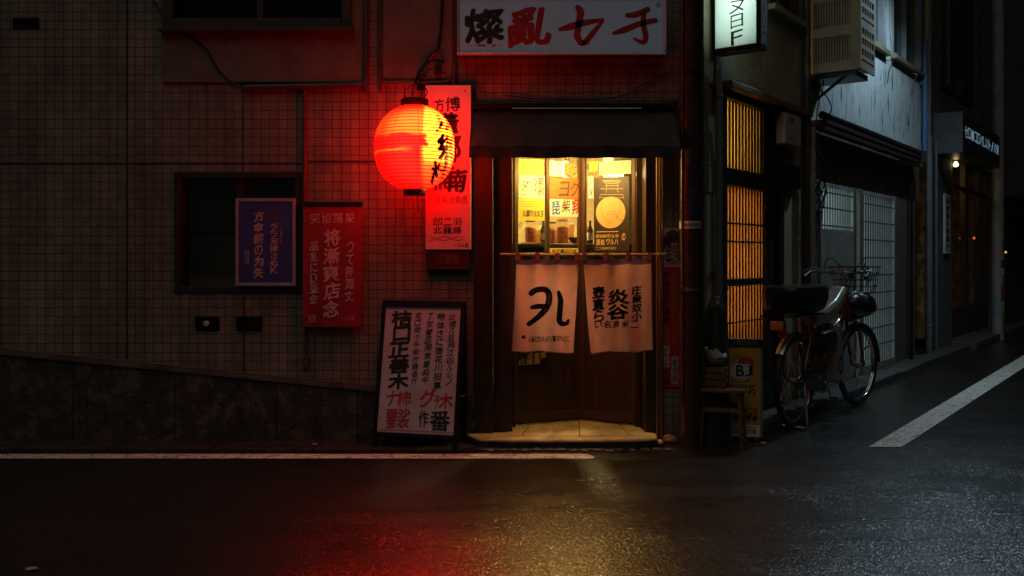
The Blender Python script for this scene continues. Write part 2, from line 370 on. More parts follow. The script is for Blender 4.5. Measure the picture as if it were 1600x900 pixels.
def lantern_material():
    m, N, L = NL('lantern_paper'); p = N['Principled BSDF']; tc = N.new('ShaderNodeTexCoord'); s3 = N.new('ShaderNodeSeparateXYZ'); L.new(tc.outputs['Object'], s3.inputs[0])
    n = N.new('ShaderNodeTexNoise'); n.inputs['Scale'].default_value = 9; n.inputs['Detail'].default_value = 6; n.inputs['Roughness'].default_value = .65
    mp = N.new('ShaderNodeMapping'); mp.inputs['Scale'].default_value = (.5, .5, 1.4); L.new(tc.outputs['Object'], mp.inputs[0]); L.new(mp.outputs[0], n.inputs['Vector'])
    nn = mth(N, L, 'MULTIPLY', mth(N, L, 'SUBTRACT', n.outputs['Fac'], .5), .16)
    x = mth(N, L, 'ADD', s3.outputs['X'], nn); z = mth(N, L, 'ADD', s3.outputs['Z'], mth(N, L, 'MULTIPLY', nn, .55)); y = s3.outputs['Y']
    def sm(v, a_, b_):
        r = N.new('ShaderNodeMapRange'); r.interpolation_type = 'SMOOTHSTEP'; r.inputs[1].default_value = a_; r.inputs[2].default_value = b_; L.new(v, r.inputs[0]); return r.outputs[0]
    mul = lambda a_, b_: mth(N, L, 'MULTIPLY', a_, b_)
    mxm = lambda a_, b_: mth(N, L, 'MAXIMUM', a_, b_)
    inv = lambda a_: mth(N, L, 'SUBTRACT', 1.0, a_)
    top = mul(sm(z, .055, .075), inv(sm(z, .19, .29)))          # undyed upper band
    right = sm(s3.outputs['X'], .055, .10)                                     # yellow hot side of the glow, painted into the emission
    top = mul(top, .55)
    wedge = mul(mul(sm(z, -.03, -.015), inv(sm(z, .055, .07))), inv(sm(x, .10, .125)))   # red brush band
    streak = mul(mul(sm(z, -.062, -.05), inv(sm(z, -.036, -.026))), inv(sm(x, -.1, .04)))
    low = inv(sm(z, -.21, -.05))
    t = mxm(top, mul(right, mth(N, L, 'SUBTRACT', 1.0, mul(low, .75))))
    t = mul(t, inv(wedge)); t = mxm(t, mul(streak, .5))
    t = mul(t, inv(sm(y, -.05, .06)))                           # emission painted all red towards the wall, so its glow there is red
    cr = N.new('ShaderNodeValToRGB'); e = cr.color_ramp.elements
    e[0].position = 0; e[0].color = (1.0,.0007,.0004,1); e[1].position = 1; e[1].color = (1.0,.030,.0018,1)
    k = cr.color_ramp.elements.new(.5); k.color = (1.0,.0068,.0007,1)
    L.new(t, cr.inputs[0])
    L.new(cr.outputs[0], p.inputs['Emission Color']); p.inputs['Base Color'].default_value = (.5,.03,.02,1)
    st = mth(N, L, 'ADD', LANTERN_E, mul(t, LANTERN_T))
    # bamboo hoops show darker through the paper
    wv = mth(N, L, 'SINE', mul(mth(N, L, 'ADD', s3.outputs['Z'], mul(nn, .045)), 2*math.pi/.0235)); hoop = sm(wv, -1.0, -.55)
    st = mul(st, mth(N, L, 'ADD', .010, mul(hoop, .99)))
    st = mul(st, mth(N, L, 'SUBTRACT', 1.0, mul(sm(mth(N, L, 'SUBTRACT', y, mul(x, .5)), -.27, -.07), .80)))     # emission painted stronger towards the street, weaker behind; no bulb inside
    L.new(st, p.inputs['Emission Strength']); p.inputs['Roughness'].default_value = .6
    return m
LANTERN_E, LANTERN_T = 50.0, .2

M_tile = tile_material('wall_tiles')
M_road = road_material(); M_paint = paint_material()
M_glass = glass_material('clear_glass'); M_dglass = mat('dark_glass', (.01,.011,.013), .08, var=.2, spec=.6)
M_stucco = mat('rough_mortar', (.17,.15,.125), .85, var=.25, vs=4, bump=.9, bs=90)
M_conc = mat('stained_concrete', (.042,.040,.031), .8, var=.5, vs=14, bump=1.0, bs=42, c2=(.115,.10,.08), c2s=7.5, c2t=(.50,.60), rv=.15)
M_kerb = mat('kerb_concrete', (.065,.063,.06), .6, var=.4, vs=9, bump=.7, bs=45, rv=.25)
M_gutter = mat('gutter_concrete', (.035,.033,.03), .5, var=.5, vs=7, bump=.7, bs=50, rv=.2)
M_wood = mat('dark_wood', (.035,.02,.012), .45, var=.5, vs=7, bump=.35, bs=30, stretch=(9,9,.7), rv=.12)
M_wood2 = mat('brown_wood', (.13,.065,.028), .5, var=.45, vs=7, bump=.3, bs=30, stretch=(9,9,.7))
M_black = mat('black_paint', (.012,.012,.013), .4, var=.3, bump=.1)
M_blackm = mat('black_metal', (.02,.02,.022), .35, metal=.6, var=.3)
M_steel = mat('steel', (.45,.46,.47), .32, metal=1, var=.3, vs=14)
M_alu = mat('aluminium', (.42,.43,.44), .42, metal=.7, var=.25, vs=9)
M_awn = mat('awning_cloth', (.022,.018,.015), .6, var=.35, vs=5, bump=.3, bs=40)
M_ink = mat('black_ink', (.008,.008,.008), .55, var=0)
M_redink = mat('red_ink', (.42,.025,.02), .55, var=.2)
M_redlet = mat('red_sign_letters', (.26,.010,.010), .45, var=.15)
M_pinklet = mat('pale_pink_print', (.62,.42,.42), .6, var=.3, vs=30)
M_gold = mat('gold_print', (.75,.55,.22), .5, var=.25)
M_white = mat('white_enamel', (.78,.76,.72), .4, var=.12, c2=(.35,.28,.2), c2t=(.62,.8))
M_paper = mat('poster_paper', (.70,.67,.62), .7, var=.12, vs=5)
M_pole = mat('brown_pole', (.045,.024,.018), .28, var=.4, vs=12, bump=.15, bs=20, rv=.1)
M_pipe = mat('grey_green_pipe', (.06,.065,.06), .45, var=.3)
M_cable = mat('black_cable', (.012,.012,.012), .45, var=.2)
M_beige = mat('beige_mortar', (.30,.25,.17), .8, var=.18, vs=3, bump=.4, bs=80, c2=(.17,.14,.10), c2s=2.2, c2t=(.52,.8))

# ------------------------------------------------------------------ ground
g = MB(); g.quad  # road: one sheet to the horizon
def struct(name, mb, m, kind='structure'): return tag(mb.build(name, m), kind=kind)
struct('road', MB().add([(-120,-60,0),(120,-60,0),(120,160,0),(-120,160,0)], [(0,1,2,3)]), M_road)
def sheet(poly, z): return MB().add([(p[0], p[1], z) for p in poly], [tuple(range(len(poly)))])
x1 = G(931, 713.5)[0]
ya, yb = G(800, 717.2)[1], G(800, 710)[1]
rag = []
for i in range(90):
    x = -9 + (x1 - .04 + 9) * i / 89; rag.append((x, ya + random.uniform(-.004, .004)))
top_ = [(-9 + (x1 - .05 + 9) * i / 89, yb + random.uniform(-.004, .004)) for i in range(89, -1, -1)]
struct('road_marking', sheet(rag + [(x1, ya + .03), (x1 - .05, yb)] + top_, .004), M_paint)
P = [G(1357, 699), G(1409, 699), G(1600, 574.5), G(1600, 555)]
def ext(a_, b_, k): return (a_[0] + (b_[0]-a_[0])*k, a_[1] + (b_[1]-a_[1])*k)
struct('road_marking', sheet([P[0], P[1], ext(P[1], P[2], 3.5), ext(P[0], P[3], 3.5)], .004), M_paint)
gut = MB(); gy = -.34
for i in range(13):
    xa = -8.6 + i * .72; gut.slab([(xa, gy), (xa + .712, gy), (xa + .712, -.002), (xa, -.002)], -.05, .012 + random.uniform(-.002, .003))
struct('gutter', gut, M_gutter)
kb = MB()
for i in range(30):
    a_ = .42 + i * .6; x_, hh = a_, .07 + random.uniform(-.006, .006)
    pts = [(x_, -.26), (x_ + .592, -.26), (x_ + .592, -.01), (x_, -.01)]
    kb.slab([S.world((p[0], p[1], 0))[:2] for p in pts], -.05, hh)
ko = struct('kerb', kb, M_kerb); bv = ko.modifiers.new('bevel', 'BEVEL'); bv.width = .012; bv.segments = 2

# ------------------------------------------------------------------ the tiled house
HB = Thing('tiled_building', 'dark beige tiled house with lit wooden entrance and two windows', 'building', F, (0, 0, 0))
EX0, EX1, EZ1 = F.u(742), F.u(1032), F.z(800, 232)
LW = F.rect(272, 268, 472, 458); UW = F.rect(264, -130, 545, 41)
TOP = 5.2
HB.part('wall', MB().wall(-7.6, CX, 0, TOP, 0, .28, [(EX0, EX1, 0, EZ1), LW, UW]), M_tile)
jn = MB(); w_ = .0042
def joint(px, y0, y1):
    u_ = F.u(px); jn.box(u_-w_, u_+w_, -.003, .004, F.z(px, y1), F.z(px, y0))
joint(199, -300, 560); joint(380, 136, 266); joint(382, 460, 585)
jn.box(F.u(-700), F.u(472), -.0025, .004, F.z(0, 257), F.z(0, 254)); jn.box(F.u(482), F.u(664), -.0025, .004, F.z(0, 254), F.z(0, 251))
HB.part('sealant_joint', jn, mat('joint_sealant', (.02,.018,.016), .7, var=.3))
HB.part('stucco_panel', MB().box(F.u(255), F.u(264.6), -.022, -.001, F.z(0, 129), TOP).box(F.u(264.6), F.u(545.4), -.022, -.001, F.z(0, 129), UW[2]).box(F.u(545.4), F.u(570), -.022, -.001, F.z(0, 129), TOP), M_stucco)
HB.part('stucco_panel', MB().box(F.u(598), F.u(708), -.022, -.001, F.z(0, 127), TOP), M_stucco, bevel=.01)
# upper window
fr = MB(); a0, a1, b0, b1 = UW; t = .045
fr.box(a0-.03, a0+t, -.05, .12, b0-.03, b1).box(a1-t, a1+.03, -.05, .12, b0-.03, b1).box(a0+t, a1-t, -.055, .12, b0-.03, b0+t)
fr.box(a0+t, a1-t, .02, .1, b1-t, b1).box((a0+a1)/2-.02, (a0+a1)/2+.03, .01, .1, b0+t, b1-t)
wn = HB.part('window', fr, mat('brown_sash', (.05,.03,.02), .5, var=.3), bevel=.004)
HB.part('pane', MB().box(a0+t, a1-t, .055, .063, b0+t, b1-t), M_dglass, wn)
HB.part('sill', MB().box(a0-.05, a1+.05, -.09, -.022, b0-.055, b0-.03), mat('brown_sash'), wn, bevel=.004)
# lower window behind the poster
fr = MB(); a0, a1, b0, b1 = LW; t = .05
fr.box(a0, a0+t, -.012, .2, b0, b1).box(a1-t, a1, -.012, .2, b0, b1).box(a0+t, a1-t, -.012, .2, b0, b0+t).box(a0+t, a1-t, -.012, .2, b1-t, b1).box((a0+a1)/2-.025, (a0+a1)/2+.025, .03, .14, b0+t, b1-t)
wn = HB.part('window', fr, mat('dark_sash', (.03,.018,.014), .5, var=.3), bevel=.004)
HB.part('pane', MB().box(a0+t, a1-t, .075, .081, b0+t, b1-t), glass_material('window_glass', (.75,.78,.76), .12), wn)
bl = MB()
for i in range(22):
    z_ = b1 - .09 - i * .016; bl.box(a0+.06, a1-.06, .14, .152, z_-.006, z_+.005)
HB.part('blind', bl, mat('blind_slats', (.20,.19,.17), .5, var=.2), wn)
HB.part('curtain', MB().box(a0+.05, a1-.05, .17, .18, b0+.02, b1-.02), mat('window_curtain', (.24,.20,.18), .9, var=.4, vs=9, stretch=(6,1,.5)), wn)
# plinth with sloping cap
def pz(px): return F.z(px, 553 + (612 - 553) * px / 590, -.035)
xl, xr = F.u(-700), F.u(742)
zl, zr = pz(-120), pz(742)
xk = F.u(-120)
HB.part('plinth', MB().prism([(xl, 0), (xr, 0), (xr, zr), (xk, zl), (xl, zl)], -.035, -.002), M_conc)
fj = MB()
for px in (-40, 118, 276, 434, 560):
    x_ = F.u(px); fj.box(x_-.004, x_+.004, -.0365, -.034, .0, pz(px)-.003)
for k_ in range(7):                                    # hairline cracks and old drip marks
    px = random.uniform(20, 560); x_ = F.u(px); z_ = pz(px)-.01; pts = [(x_, -.0352, z_)]
    while z_ > .05 and len(pts) < 9: z_ -= random.uniform(.03, .09); x_ += random.uniform(-.035, .035); pts.append((x_, -.0352, z_))
    fj.tube(pts, .0022, 4)
HB.part('form_joint', fj, mat('joint_dirt', (.012,.012,.010), .9, var=.3))
cp = MB(); cp.prism([(xk, zl), (xr, zr), (xr, zr+.022), (xk, zl+.022)], -.05, -.003); cp.prism([(xk, zl+.022), (xr, zr+.022), (xr, zr+.04), (xk, zl+.04)], -.03, -.003)
HB.part('plinth_cap', cp, mat('cap_mortar', (.10,.085,.07), .8, var=.4, bump=.5, bs=40))
# vents
def vent(x0, y0, x1_, y1, dot=False):
    u0, u1, z0, z1 = F.rect(x0, y0, x1_, y1); v = MB()
    v.box(u0, u1, -.012, -.001, z0, z0+.012).box(u0, u1, -.012, -.001, z1-.012, z1).box(u0, u0+.012, -.012, -.001, z0+.012, z1-.012).box(u1-.012, u1, -.012, -.001, z0+.012, z1-.012)
    n = 5
    for i in range(n):
        z_ = z0 + .018 + (z1-z0-.036) * i / (n-1); v.box(u0+.012, u1-.012, -.009, -.002, z_-.004, z_+.003)
    vo = HB.part('vent', v, M_blackm)
    if dot: HB.part('cap', MB().lathe([(.0, .02), (.018, .018), (.022, .012), (.022, 0)], ((u0+u1)/2 - .005, -.008, (z0+z1)/2), 20, 'y'), mat('pale_plastic', (.6,.6,.56), .5), vo, smooth=True)
vent(306, 495, 343, 516, True); vent(370, 495, 410, 516); vent(21, 28, 61, 44)
# entrance: posts, head, step, floor
dk = MB(); dk.box(F.u(740), F.u(770), -.03, .1, .0, EZ1)
HB.part('door_post', dk, M_wood, bevel=.004)
DA = .26                                            # depth of the door line
xL, xA, xR = F.u(803, DA), F.u(909, .5), F.u(994, DA)
HB.part('door_frame', MB().box(F.u(770)+.002, xL-.012, .03, .30, .0, EZ1).box(xL-.011, xL+.012, .2, .30, .05, EZ1+.3), M_wood, bevel=.004)
HB.part('door_frame', MB().box(xR-.008, xR+.032, .2, .30, .05, EZ1+.3).box(xR+.034, F.u(1028), .0, .30, .0, EZ1), M_wood, bevel=.004)
HB.part('door_post', MB().box(F.u(1029), F.u(1036), -.03, .05, .0, EZ1), M_wood2, bevel=.003)
fl = MB(); zt = .068
step_poly = ([(F.u(722,-.3), -.02), (F.u(748,-.3), -.24), (F.u(800,-.3), -.275), (F.u(905,-.3), -.28), (F.u(1000,-.3), -.262), (F.u(1030,-.3), -.22), (F.u(1036,-.3), -.02), (xR+.04, .02), (xR+.02, .32), (xA, .56), (xL-.02, .32), (xL-.06, .02)])
fl.slab(step_poly, .045, zt)
HB.part('step_riser', MB().slab([(p[0]*.992+.0035, p[1]+.012 if p[1] < 0 else p[1]) for p in step_poly], .0, .0445), mat('mossy_riser', (.035,.032,.022), .75, var=.6, vs=18, bump=1.0, bs=30))
HB.part('doorstep', fl, mat('step_stone', (.46,.37,.19), .55, var=.4, vs=6, bump=.5, bs=35, c2=(.12,.10,.07), c2s=5, c2t=(.55,.72), rv=.15), bevel=.012)
ft = MB()
for (p, q) in (((F.u(815,-.1), -.12), (F.u(828,.2), .3)), ((F.u(905,-.1), -.14), (F.u(905,.45), .48)), ((F.u(985,-.1), -.12), (F.u(970,.2), .3))):
    ft.bar((p[0], p[1], zt), (q[0], q[1], zt), .003, 4)
ft.bar((F.u(775,-.1), -.14, zt), (F.u(1020,-.1), -.14, zt), .003, 4)
HB.part('step_joint', ft, mat('joint_sealant'))
ap = MB()
for i in range(16):
    x_ = F.u(760,-.35) + i * .083; w2 = random.uniform(.05, .08); ap.slab([(x_, -.36+random.uniform(-.02,.02)), (x_+w2, -.37+random.uniform(-.02,.02)), (x_+w2-.01, -.30), (x_+.008, -.30)], -.01, .012+random.uniform(0, .008))
HB.part('broken_mortar', ap, M_kerb, bevel=.006)
# interior room
rm = MB(); X0, X1, Y1, Z1 = -.35, 1.15, 2.3, 2.75
rm.add([(X0,.55,0),(X1,.55,0),(X1,Y1,0),(X0,Y1,0),(X0,.55,Z1),(X1,.55,Z1),(X1,Y1,Z1),(X0,Y1,Z1)], [(0,1,2,3),(7,6,5,4),(2,6,7,3),(0,3,7,4),(1,5,6,2)])
rm.add([(X0,.30,EZ1),(X1,.30,EZ1),(X1,.55,EZ1),(X0,.55,EZ1)], [(0,1,2,3)])
HB.part('room', rm, mat('cream_plaster', (.62,.50,.26), .7, var=.3, vs=3, c2=(.30,.2,.09), c2s=4, c2t=(.5,.7)))
HB.part('roof_slab', MB().box(-7.6, CX+.3, .0, 5, TOP, TOP+.2), M_stucco)
# folding door leaves
def leaf(pA, pB, panes, ztop, name_l):
    ang = math.atan2(pB[1]-pA[1], pB[0]-pA[0]); fr_ = Frame(pA[0], pA[1], ang); Ln = math.hypot(pB[0]-pA[0], pB[1]-pA[1])
    return fr_, Ln
LD, LL = leaf((xL, DA), (xA-.006, .5), 2, 2.1, ''); RD, RL = leaf((xA+.006, .5), (xR, DA), 1, 2.1, '')
DZ0, DZG, DZ1 = .09, 1.07, EZ1 + .1
def door(fr_, Ln, mull, label):
    d = Thing('door', None, None, fr_, (0, 0, DZ0)); d.o.parent = HB.o; d.o['label'] = label
    for k in ('category',):
        if k in d.o: del d.o[k]
    s = .028; f = MB()
    f.box(0, s, -.02, .02, DZ0, DZ1).box(Ln-s, Ln, -.02, .02, DZ0, DZ1).box(s, Ln-s, -.018, .018, DZG-.05, DZG).box(s, Ln-s, -.018, .018, DZ1-.05, DZ1).box(s, Ln-s, -.022, .018, DZ0, DZ0+.07)
    if mull: f.box(mull-.014, mull+.014, -.018, .018, DZG, DZ1-.05)
    f.box(s, Ln-s, -.016, .016, 1.385, 1.40)
    d.part('stile_frame', f, mat('door_stile', (.055,.024,.012), .45, var=.4, vs=7, stretch=(9,9,.7)), bevel=.003)
    pl = MB(); n = max(3, round((Ln-2*s)/.062)); w = (Ln-2*s)/n
    for i in range(n): pl.box(s+i*w+.0015, s+(i+1)*w-.0015, -.010+random.uniform(-.001,.001), .01, DZ0+.07, DZG-.05)
    d.part('plank_panel', pl, mat('door_planks', (.038,.018,.011), .45, var=.5, vs=7, bump=.3, bs=30, stretch=(9,9,.7)))
    gp = MB(); gp.box(s, Ln-s, .002, .006, DZG, DZ1-.05); d.part('pane', gp, M_glass)
    return d
dL = door(LD, LL, LD.u(855), 'wooden door leaf with two narrow panes'); dR = door(RD, RL, None, 'wooden door leaf with one pane and a black poster')
dR.part('handle', MB().box(.045, .065, -.035, -.02, 1.0, 1.12).box(.04, .07, -.024, -.02, .98, 1.14), M_steel, bevel=.004)
# roof lamp of the recess: the step is lit from behind the awning
rl = Thing('recess_lamp', 'small warm ceiling lamp behind the awning above the doorstep', 'lamp', F, ((EX0+EX1)/2, .08, EZ1-.02))
cx_ = (EX0+EX1)/2
rl.part('housing', MB().lathe([(.07, .0), (.07, -.03), (.055, -.035)], (cx_, .08, EZ1-.001), 24), M_white, smooth=True)
rl.part('diffuser', MB().lathe([(.05, -.036), (.035, -.05), (.0, -.055)], (cx_, .08, EZ1-.001), 24), mat('lamp_glow', (1,.8,.5), .5, var=0, em=(1,.72,.28), es=6), smooth=True)
def light(name, kind, loc, energy, color, size=.1, rot=None, parent=None, **kw):
    l = bpy.data.lights.new(name, kind); l.energy = energy; l.color = color
    if kind == 'AREA': l.size = size
    elif kind in ('POINT', 'SPOT'): l.shadow_soft_size = size
    for k, v in kw.items(): setattr(l, k, v)
    o = bpy.data.objects.new(name, l); COL.objects.link(o); o.location = loc
    if rot: o.rotation_euler = rot
    return o
def inthing(th, o):
    o.location = Vector(o.location) - Vector(th.o.location); o.parent = th.o
l_ = light('lamp_light', 'POINT', (cx_, .08, EZ1-.12), 32.0, (1.0, .60, .155), .055); inthing(rl, l_)
# interior lamps
il = Thing('ceiling_lamp', 'bright round lamp glowing inside the shop behind the door panes', 'lamp', F, (F.u(884,.9), .9, 2.12))
il.part('bulb', MB().lathe([(.0,-.06),(.05,-.045),(.07,0),(.05,.045),(.02,.07),(.0,.075)], (F.u(884,.9), .9, 2.10), 24), mat('bulb_glow', (1,.9,.7), .5, var=0, em=(1,.85,.5), es=9), smooth=True)
il.part('cord', MB().bar((F.u(884,.9), .9, 2.175), (F.u(884,.9), .9, 2.75), .006), M_cable)
inthing(il, light('lamp_light', 'POINT', (F.u(884,.9), .80, 2.0), 100, (1.0, .74, .30), .08))

# awning
aw = Thing('awning', 'dark brown cloth awning over the shop entrance', 'awning', F, (F.u(900), -.002, F.z(900, 172)))
ax0, ax1 = F.u(738), F.u(1054); az1 = F.z(900, 172); of = -.40
bx0, bx1, bz0, bzm = F.u(733, of), F.u(1064, of), F.z(900, 246, of), F.z(900, 229, of)
cv = MB(); nx = 26; rows = 8
def apt(i, j, dy=0):
    a_ = i/nx; b_ = j/rows
    x_ = (ax0 + (ax1-ax0)*a_)*(1-b_) + (bx0 + (bx1-bx0)*a_)*b_
    z_ = az1 + (bzm-az1)*b_ - .014*math.sin(math.pi*b_) + .004*math.sin(a_*31)*b_
    return (x_, -.02 + (of+.02)*b_ + .003*math.sin(a_*23+b_*4), z_ + dy)
vs = [apt(i, j) for j in range(rows+1) for i in range(nx+1)]; vs2 = [apt(i, j, -.006) for j in range(rows+1) for i in range(nx+1)]; n_ = nx+1
fs = [(j*n_+i, (j+1)*n_+i, (j+1)*n_+i+1, j*n_+i+1) for j in range(rows) for i in range(nx)]
cv.add(vs, fs); cv.add(vs2, [f[::-1] for f in fs])
cv.add([(ax0,-.02,az1),(bx0,of,bzm),(ax0,-.02,bzm)], [(0,1,2)]); cv.add([(ax1,-.02,az1),(bx1,of,bzm),(ax1,-.02,bzm)], [(0,2,1)])
aw.part('canopy', cv, M_awn, smooth=True)
vl = MB(); nn_ = 60; vv = []
for j in range(4):
    for i in range(nn_+1):
        x_ = bx0+(bx1-bx0)*i/nn_; b_ = j/3; vv.append((x_, of-.003+.006*b_*math.sin(i*.8)+.004*b_*math.sin(i*.31), bzm-.004+(bz0-bzm)*b_+.003*b_*math.sin(i*.5)))
vl.add(vv, [(j*(nn_+1)+i, (j+1)*(nn_+1)+i, (j+1)*(nn_+1)+i+1, j*(nn_+1)+i+1) for j in range(3) for i in range(nn_)])
aw.part('valance', vl, M_awn, smooth=True)
aw.part('roller_box', MB().box(ax0-.01, ax1+.01, -.07, -.002, az1+.002, az1+.05), M_blackm, bevel=.01)
aw.part('front_bar', MB().bar((bx0, of+.012, bzm-.006), (bx1, of+.012, bzm-.006), .009, 8), M_blackm)
aw.part('rail', MB().bar((F.u(800), -.075, az1-.001), (F.u(1000), -.075, az1-.001), .004, 6), M_steel)

# ------------------------------------------------------------------ top sign
o_ = -.16; u0, u1, z0, z1 = F.rect(714, -4, 1041, 86, o_)
ts = Thing('shop_sign', 'long pale signboard with four big brush characters above the awning', 'sign', F, ((u0+u1)/2, -.002, z0))
ts.part('box', MB().box(u0+.012, u1-.012, o_+.02, -.002, z0+.012, z1), M_blackm)
t = .02; f = MB()
f.box(u0, u0+t, o_-.012, o_+.03, z0, z1).box(u1-t, u1, o_-.012, o_+.03, z0, z1).box(u0+t, u1-t, o_-.012, o_+.03, z0, z0+t).box(u0+t, u1-t, o_-.012, o_+.03, z1-t, z1)
ts.part('rim', f, M_alu, bevel=.003)
st_ = MB(); n = 62
for i in range(n):
    x_ = u0 + (u1-u0)*(i+.5)/n; st_.box(x_-.010, x_+.010, o_-.016, o_-.0125, z0+.002, z0+.015)
for i in range(16):
    z_ = z0 + .03 + (z1-z0-.05)*i/16; st_.box(u1-.016, u1-.003, o_-.016, o_-.0125, z_, z_+.018)
ts.part('rim_studs', st_, mat('white_studs', (.75,.78,.72), .35, var=.3))
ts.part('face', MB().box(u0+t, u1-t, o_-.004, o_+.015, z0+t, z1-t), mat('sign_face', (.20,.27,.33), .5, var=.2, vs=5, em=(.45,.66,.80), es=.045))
y_ = o_-.006
def TP(px, py, off=y_): return F.hit(px, py, off)
bk_ = MB(); a_ = TP(727, 66); b_ = TP(786, 14); bk_.glyph('燦', a_[0], b_[0], a_[1], b_[1], y_, .04, .05, .03)
ts.part('lettering', bk_, M_ink)
rd = MB(); a_ = TP(796, 70); b_ = TP(862, 14); rd.glyph('亂', a_[0], b_[0], a_[1], b_[1], y_, .045, .06, .035)
def strokes(mb, L, k, off, fr_=F):
    for pts, wd in L: mb.stroke([fr_.hit(p[0], p[1], off) for p in pts], [w*k for w in wd], off)
    
K = (D+o_)/FPX
strokes(rd, [([(875,46),(890,42),(912,36),(942,31)], [6,11,10,5]), ([(903,12),(907,20),(904,40),(902,56),(908,66),(918,67)], [9,12,10,11,8,5]), ([(906,67),(914,66),(926,52),(941,34)], [8,9,9,5])], K, y_)
strokes(rd, [([(980,24),(993,23),(1012,15)], [7,10,9]), ([(959,52),(975,47),(1000,37),(1024,32)], [5,10,9,8]), ([(1007,18),(1005,36),(1009,56),(1005,66),(990,60)], [7,9,9,8,3])], K, y_-.0008)
rd.annulus(TP(1029, 8), .014, .019, y_, 20); rd.annulus(TP(1029, 8), .004, .008, y_, 12)
ts.part('lettering', rd, M_redlet)
sm_ = MB(); a_ = TP(730, 73); b_ = TP(786, 69); sm_.row('ニ小川一一二三一ノミ', a_[0], b_[0], a_[1], b_[1], y_, 0, wob=.0); ts.part('lettering', sm_, mat('grey_ink', (.12,.12,.13), .6, var=0))

# ------------------------------------------------------------------ vertical white sign with red light on it
o_ = -.07; u0, u1, z0, z1 = F.rect(665, 133, 736, 390, o_)
vsn = Thing('hanging_signboard', 'tall white wall sign with black kanji, partly behind the red lantern', 'sign', F, ((u0+u1)/2, -.002, F.z(700, 425)))
vsn.part('panel', MB().box(u0, u1, o_, -.003, z0, z1), mat('sign_paper', (.74,.70,.70), .55, var=.1, vs=4), bevel=.003)
v0, v1, q0, q1 = F.rect(665, 391, 733, 425, o_)
vsn.part('lower_plate', MB().box(v0, v1, o_+.01, -.003, q0+.035, q1-.004).box(v0, v1, o_+.006, -.003, q0+.02, q0+.034), mat('dark_red_plate', (.05,.02,.02), .4, var=.3), bevel=.002)
y_ = o_-.002; ink = MB()
def R4(x0, y0, x1_, y1, off, fr_=F):
    a_ = fr_.hit(x0, y1, off); b_ = fr_.hit(x1_, y0, off); return a_[0], b_[0], a_[1], b_[1]
for ch, r_ in (('方', (679,154,694,174)), ('博', (696,152,719,174)), ('董', (686,178,715,208)), ('郷', (688,213,719,252)), ('楠', (676,256,706,296)), ('南', (701,264,728,299))):
    random.seed(int(r_[1])); ink.glyph(ch, *R4(*r_, y_), y_, .05 if r_[1] > 175 else .012, .05, .035)
ink.row('凹二羽', *R4(677,341,722,352,y_), y_, .004).row('北龍路', *R4(676,354,722,365,y_), y_, .012)
for s_ in (1, -1):
    ink.stroke([F.hit(671+i*4, 372.5+s_*3*math.cos(i*.55), y_) for i in range(14)], [.003]*2, y_, 3)
ink.disc(F.hit(727,142,y_), .006, .006, y_)
ink.row('ソルル8', *R4(708,380,732,386,y_), y_, .0)
vsn.part('lettering', ink, M_ink)
vsn.part('lettering', MB().row('天夫笑洗蝋語', *R4(669,305,731,318,y_), y_, .0), mat('faint_red_print', (.38,.10,.10), .6, var=.2))
vsn.part('lettering', MB().row('江湖樹', *R4(682,397,718,412,o_+.008), o_+.008, .0), mat('dull_red_print', (.22,.10,.09), .6, var=.2))

# ------------------------------------------------------------------ red lantern
LY = -.345; kx = (D+LY)/FPX
lc = (F.hit(648,235,LY)[0], LY, F.hit(648,231,LY)[1])
LR, LH = 62*kx, 65*kx
ln = Thing('paper_lantern', 'glowing round red paper lantern hanging on wires before the white sign', 'lantern', F, (lc[0], LY, lc[2]))
def lrad(h): return LR * max(.0, 1 - abs(h/(LH*1.035))**2.35) ** .5
prof = []; NR = 128
for i in range(NR+1):
    h = -LH + 2*LH*i/NR; prof.append((lrad(h) + .0022*math.sin(2*math.pi*h/.0235), h))
lm = MB().lathe(prof, lc, 72); lm.f = [f for f in lm.f if len(f) == 4]; lm.mi = [0]*len(lm.f)
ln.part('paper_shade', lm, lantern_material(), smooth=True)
ct = MB().lathe([(.092, LH-.010), (.097, LH), (.097, LH+.044), (.088, LH+.05), (.0, LH+.05)], lc, 32)
ln.part('top_cap', ct, M_black, smooth=True)
ln.part('bottom_cap', MB().lathe([(.0, -LH-.042), (.076, -LH-.042), (.08, -LH-.036), (.08, -LH), (.075, -LH+.006)], lc, 32), M_black, smooth=True)
sg = MB()
for ph in (205, 245, 282, 318):
    pts = []
    for i in range(21):
        h = -LH + 2*LH*i/20; r_ = lrad(h)+.003; pts.append((lc[0]+r_*math.cos(R(ph)), LY+r_*math.sin(R(ph)), lc[2]+h))
    sg.tube(pts, .0013, 4)
ln.part('string', sg, mat('dark_red_string', (.05,.01,.01), .6, var=0))
def lsurf(X, Z):
    r_ = lrad(Z-lc[2]); dx = min(abs(X-lc[0]), r_*.985); return LY - math.sqrt(max(r_*r_-dx*dx, 0)) - .004
li = MB()
for ch, r_ in (('董', (686,178,715,208)), ('郷', (688,213,719,252)), ('楠', (676,256,706,296))):
    random.seed(int(r_[1])); li.glyph(ch, *R4(*r_, LY-.05), 0, .05, .05, .035, surf=lsurf)
for i, p in enumerate(li.v):                        # brush strokes stop where the paper turns away
    r_ = .988*lrad(p[2]-lc[2]); X = min(p[0], lc[0]+r_); li.v[i] = (X, lsurf(X, p[2]) + (p[1]-lsurf(p[0], p[2])), p[2])
ln.part('lettering', li, M_ink)
wr = MB(); tz = lc[2]+LH+.05
for dx in (-.06, -.02, .03, .06):
    wr.tube([(lc[0]+dx, LY, tz), (lc[0]+dx*1.3+.01, LY, tz+.06), (lc[0]+.01, LY+.01, tz+.12)], .0035, 5, smooth=6)
ln.part('hanging_wire', wr, M_cable, smooth=True)
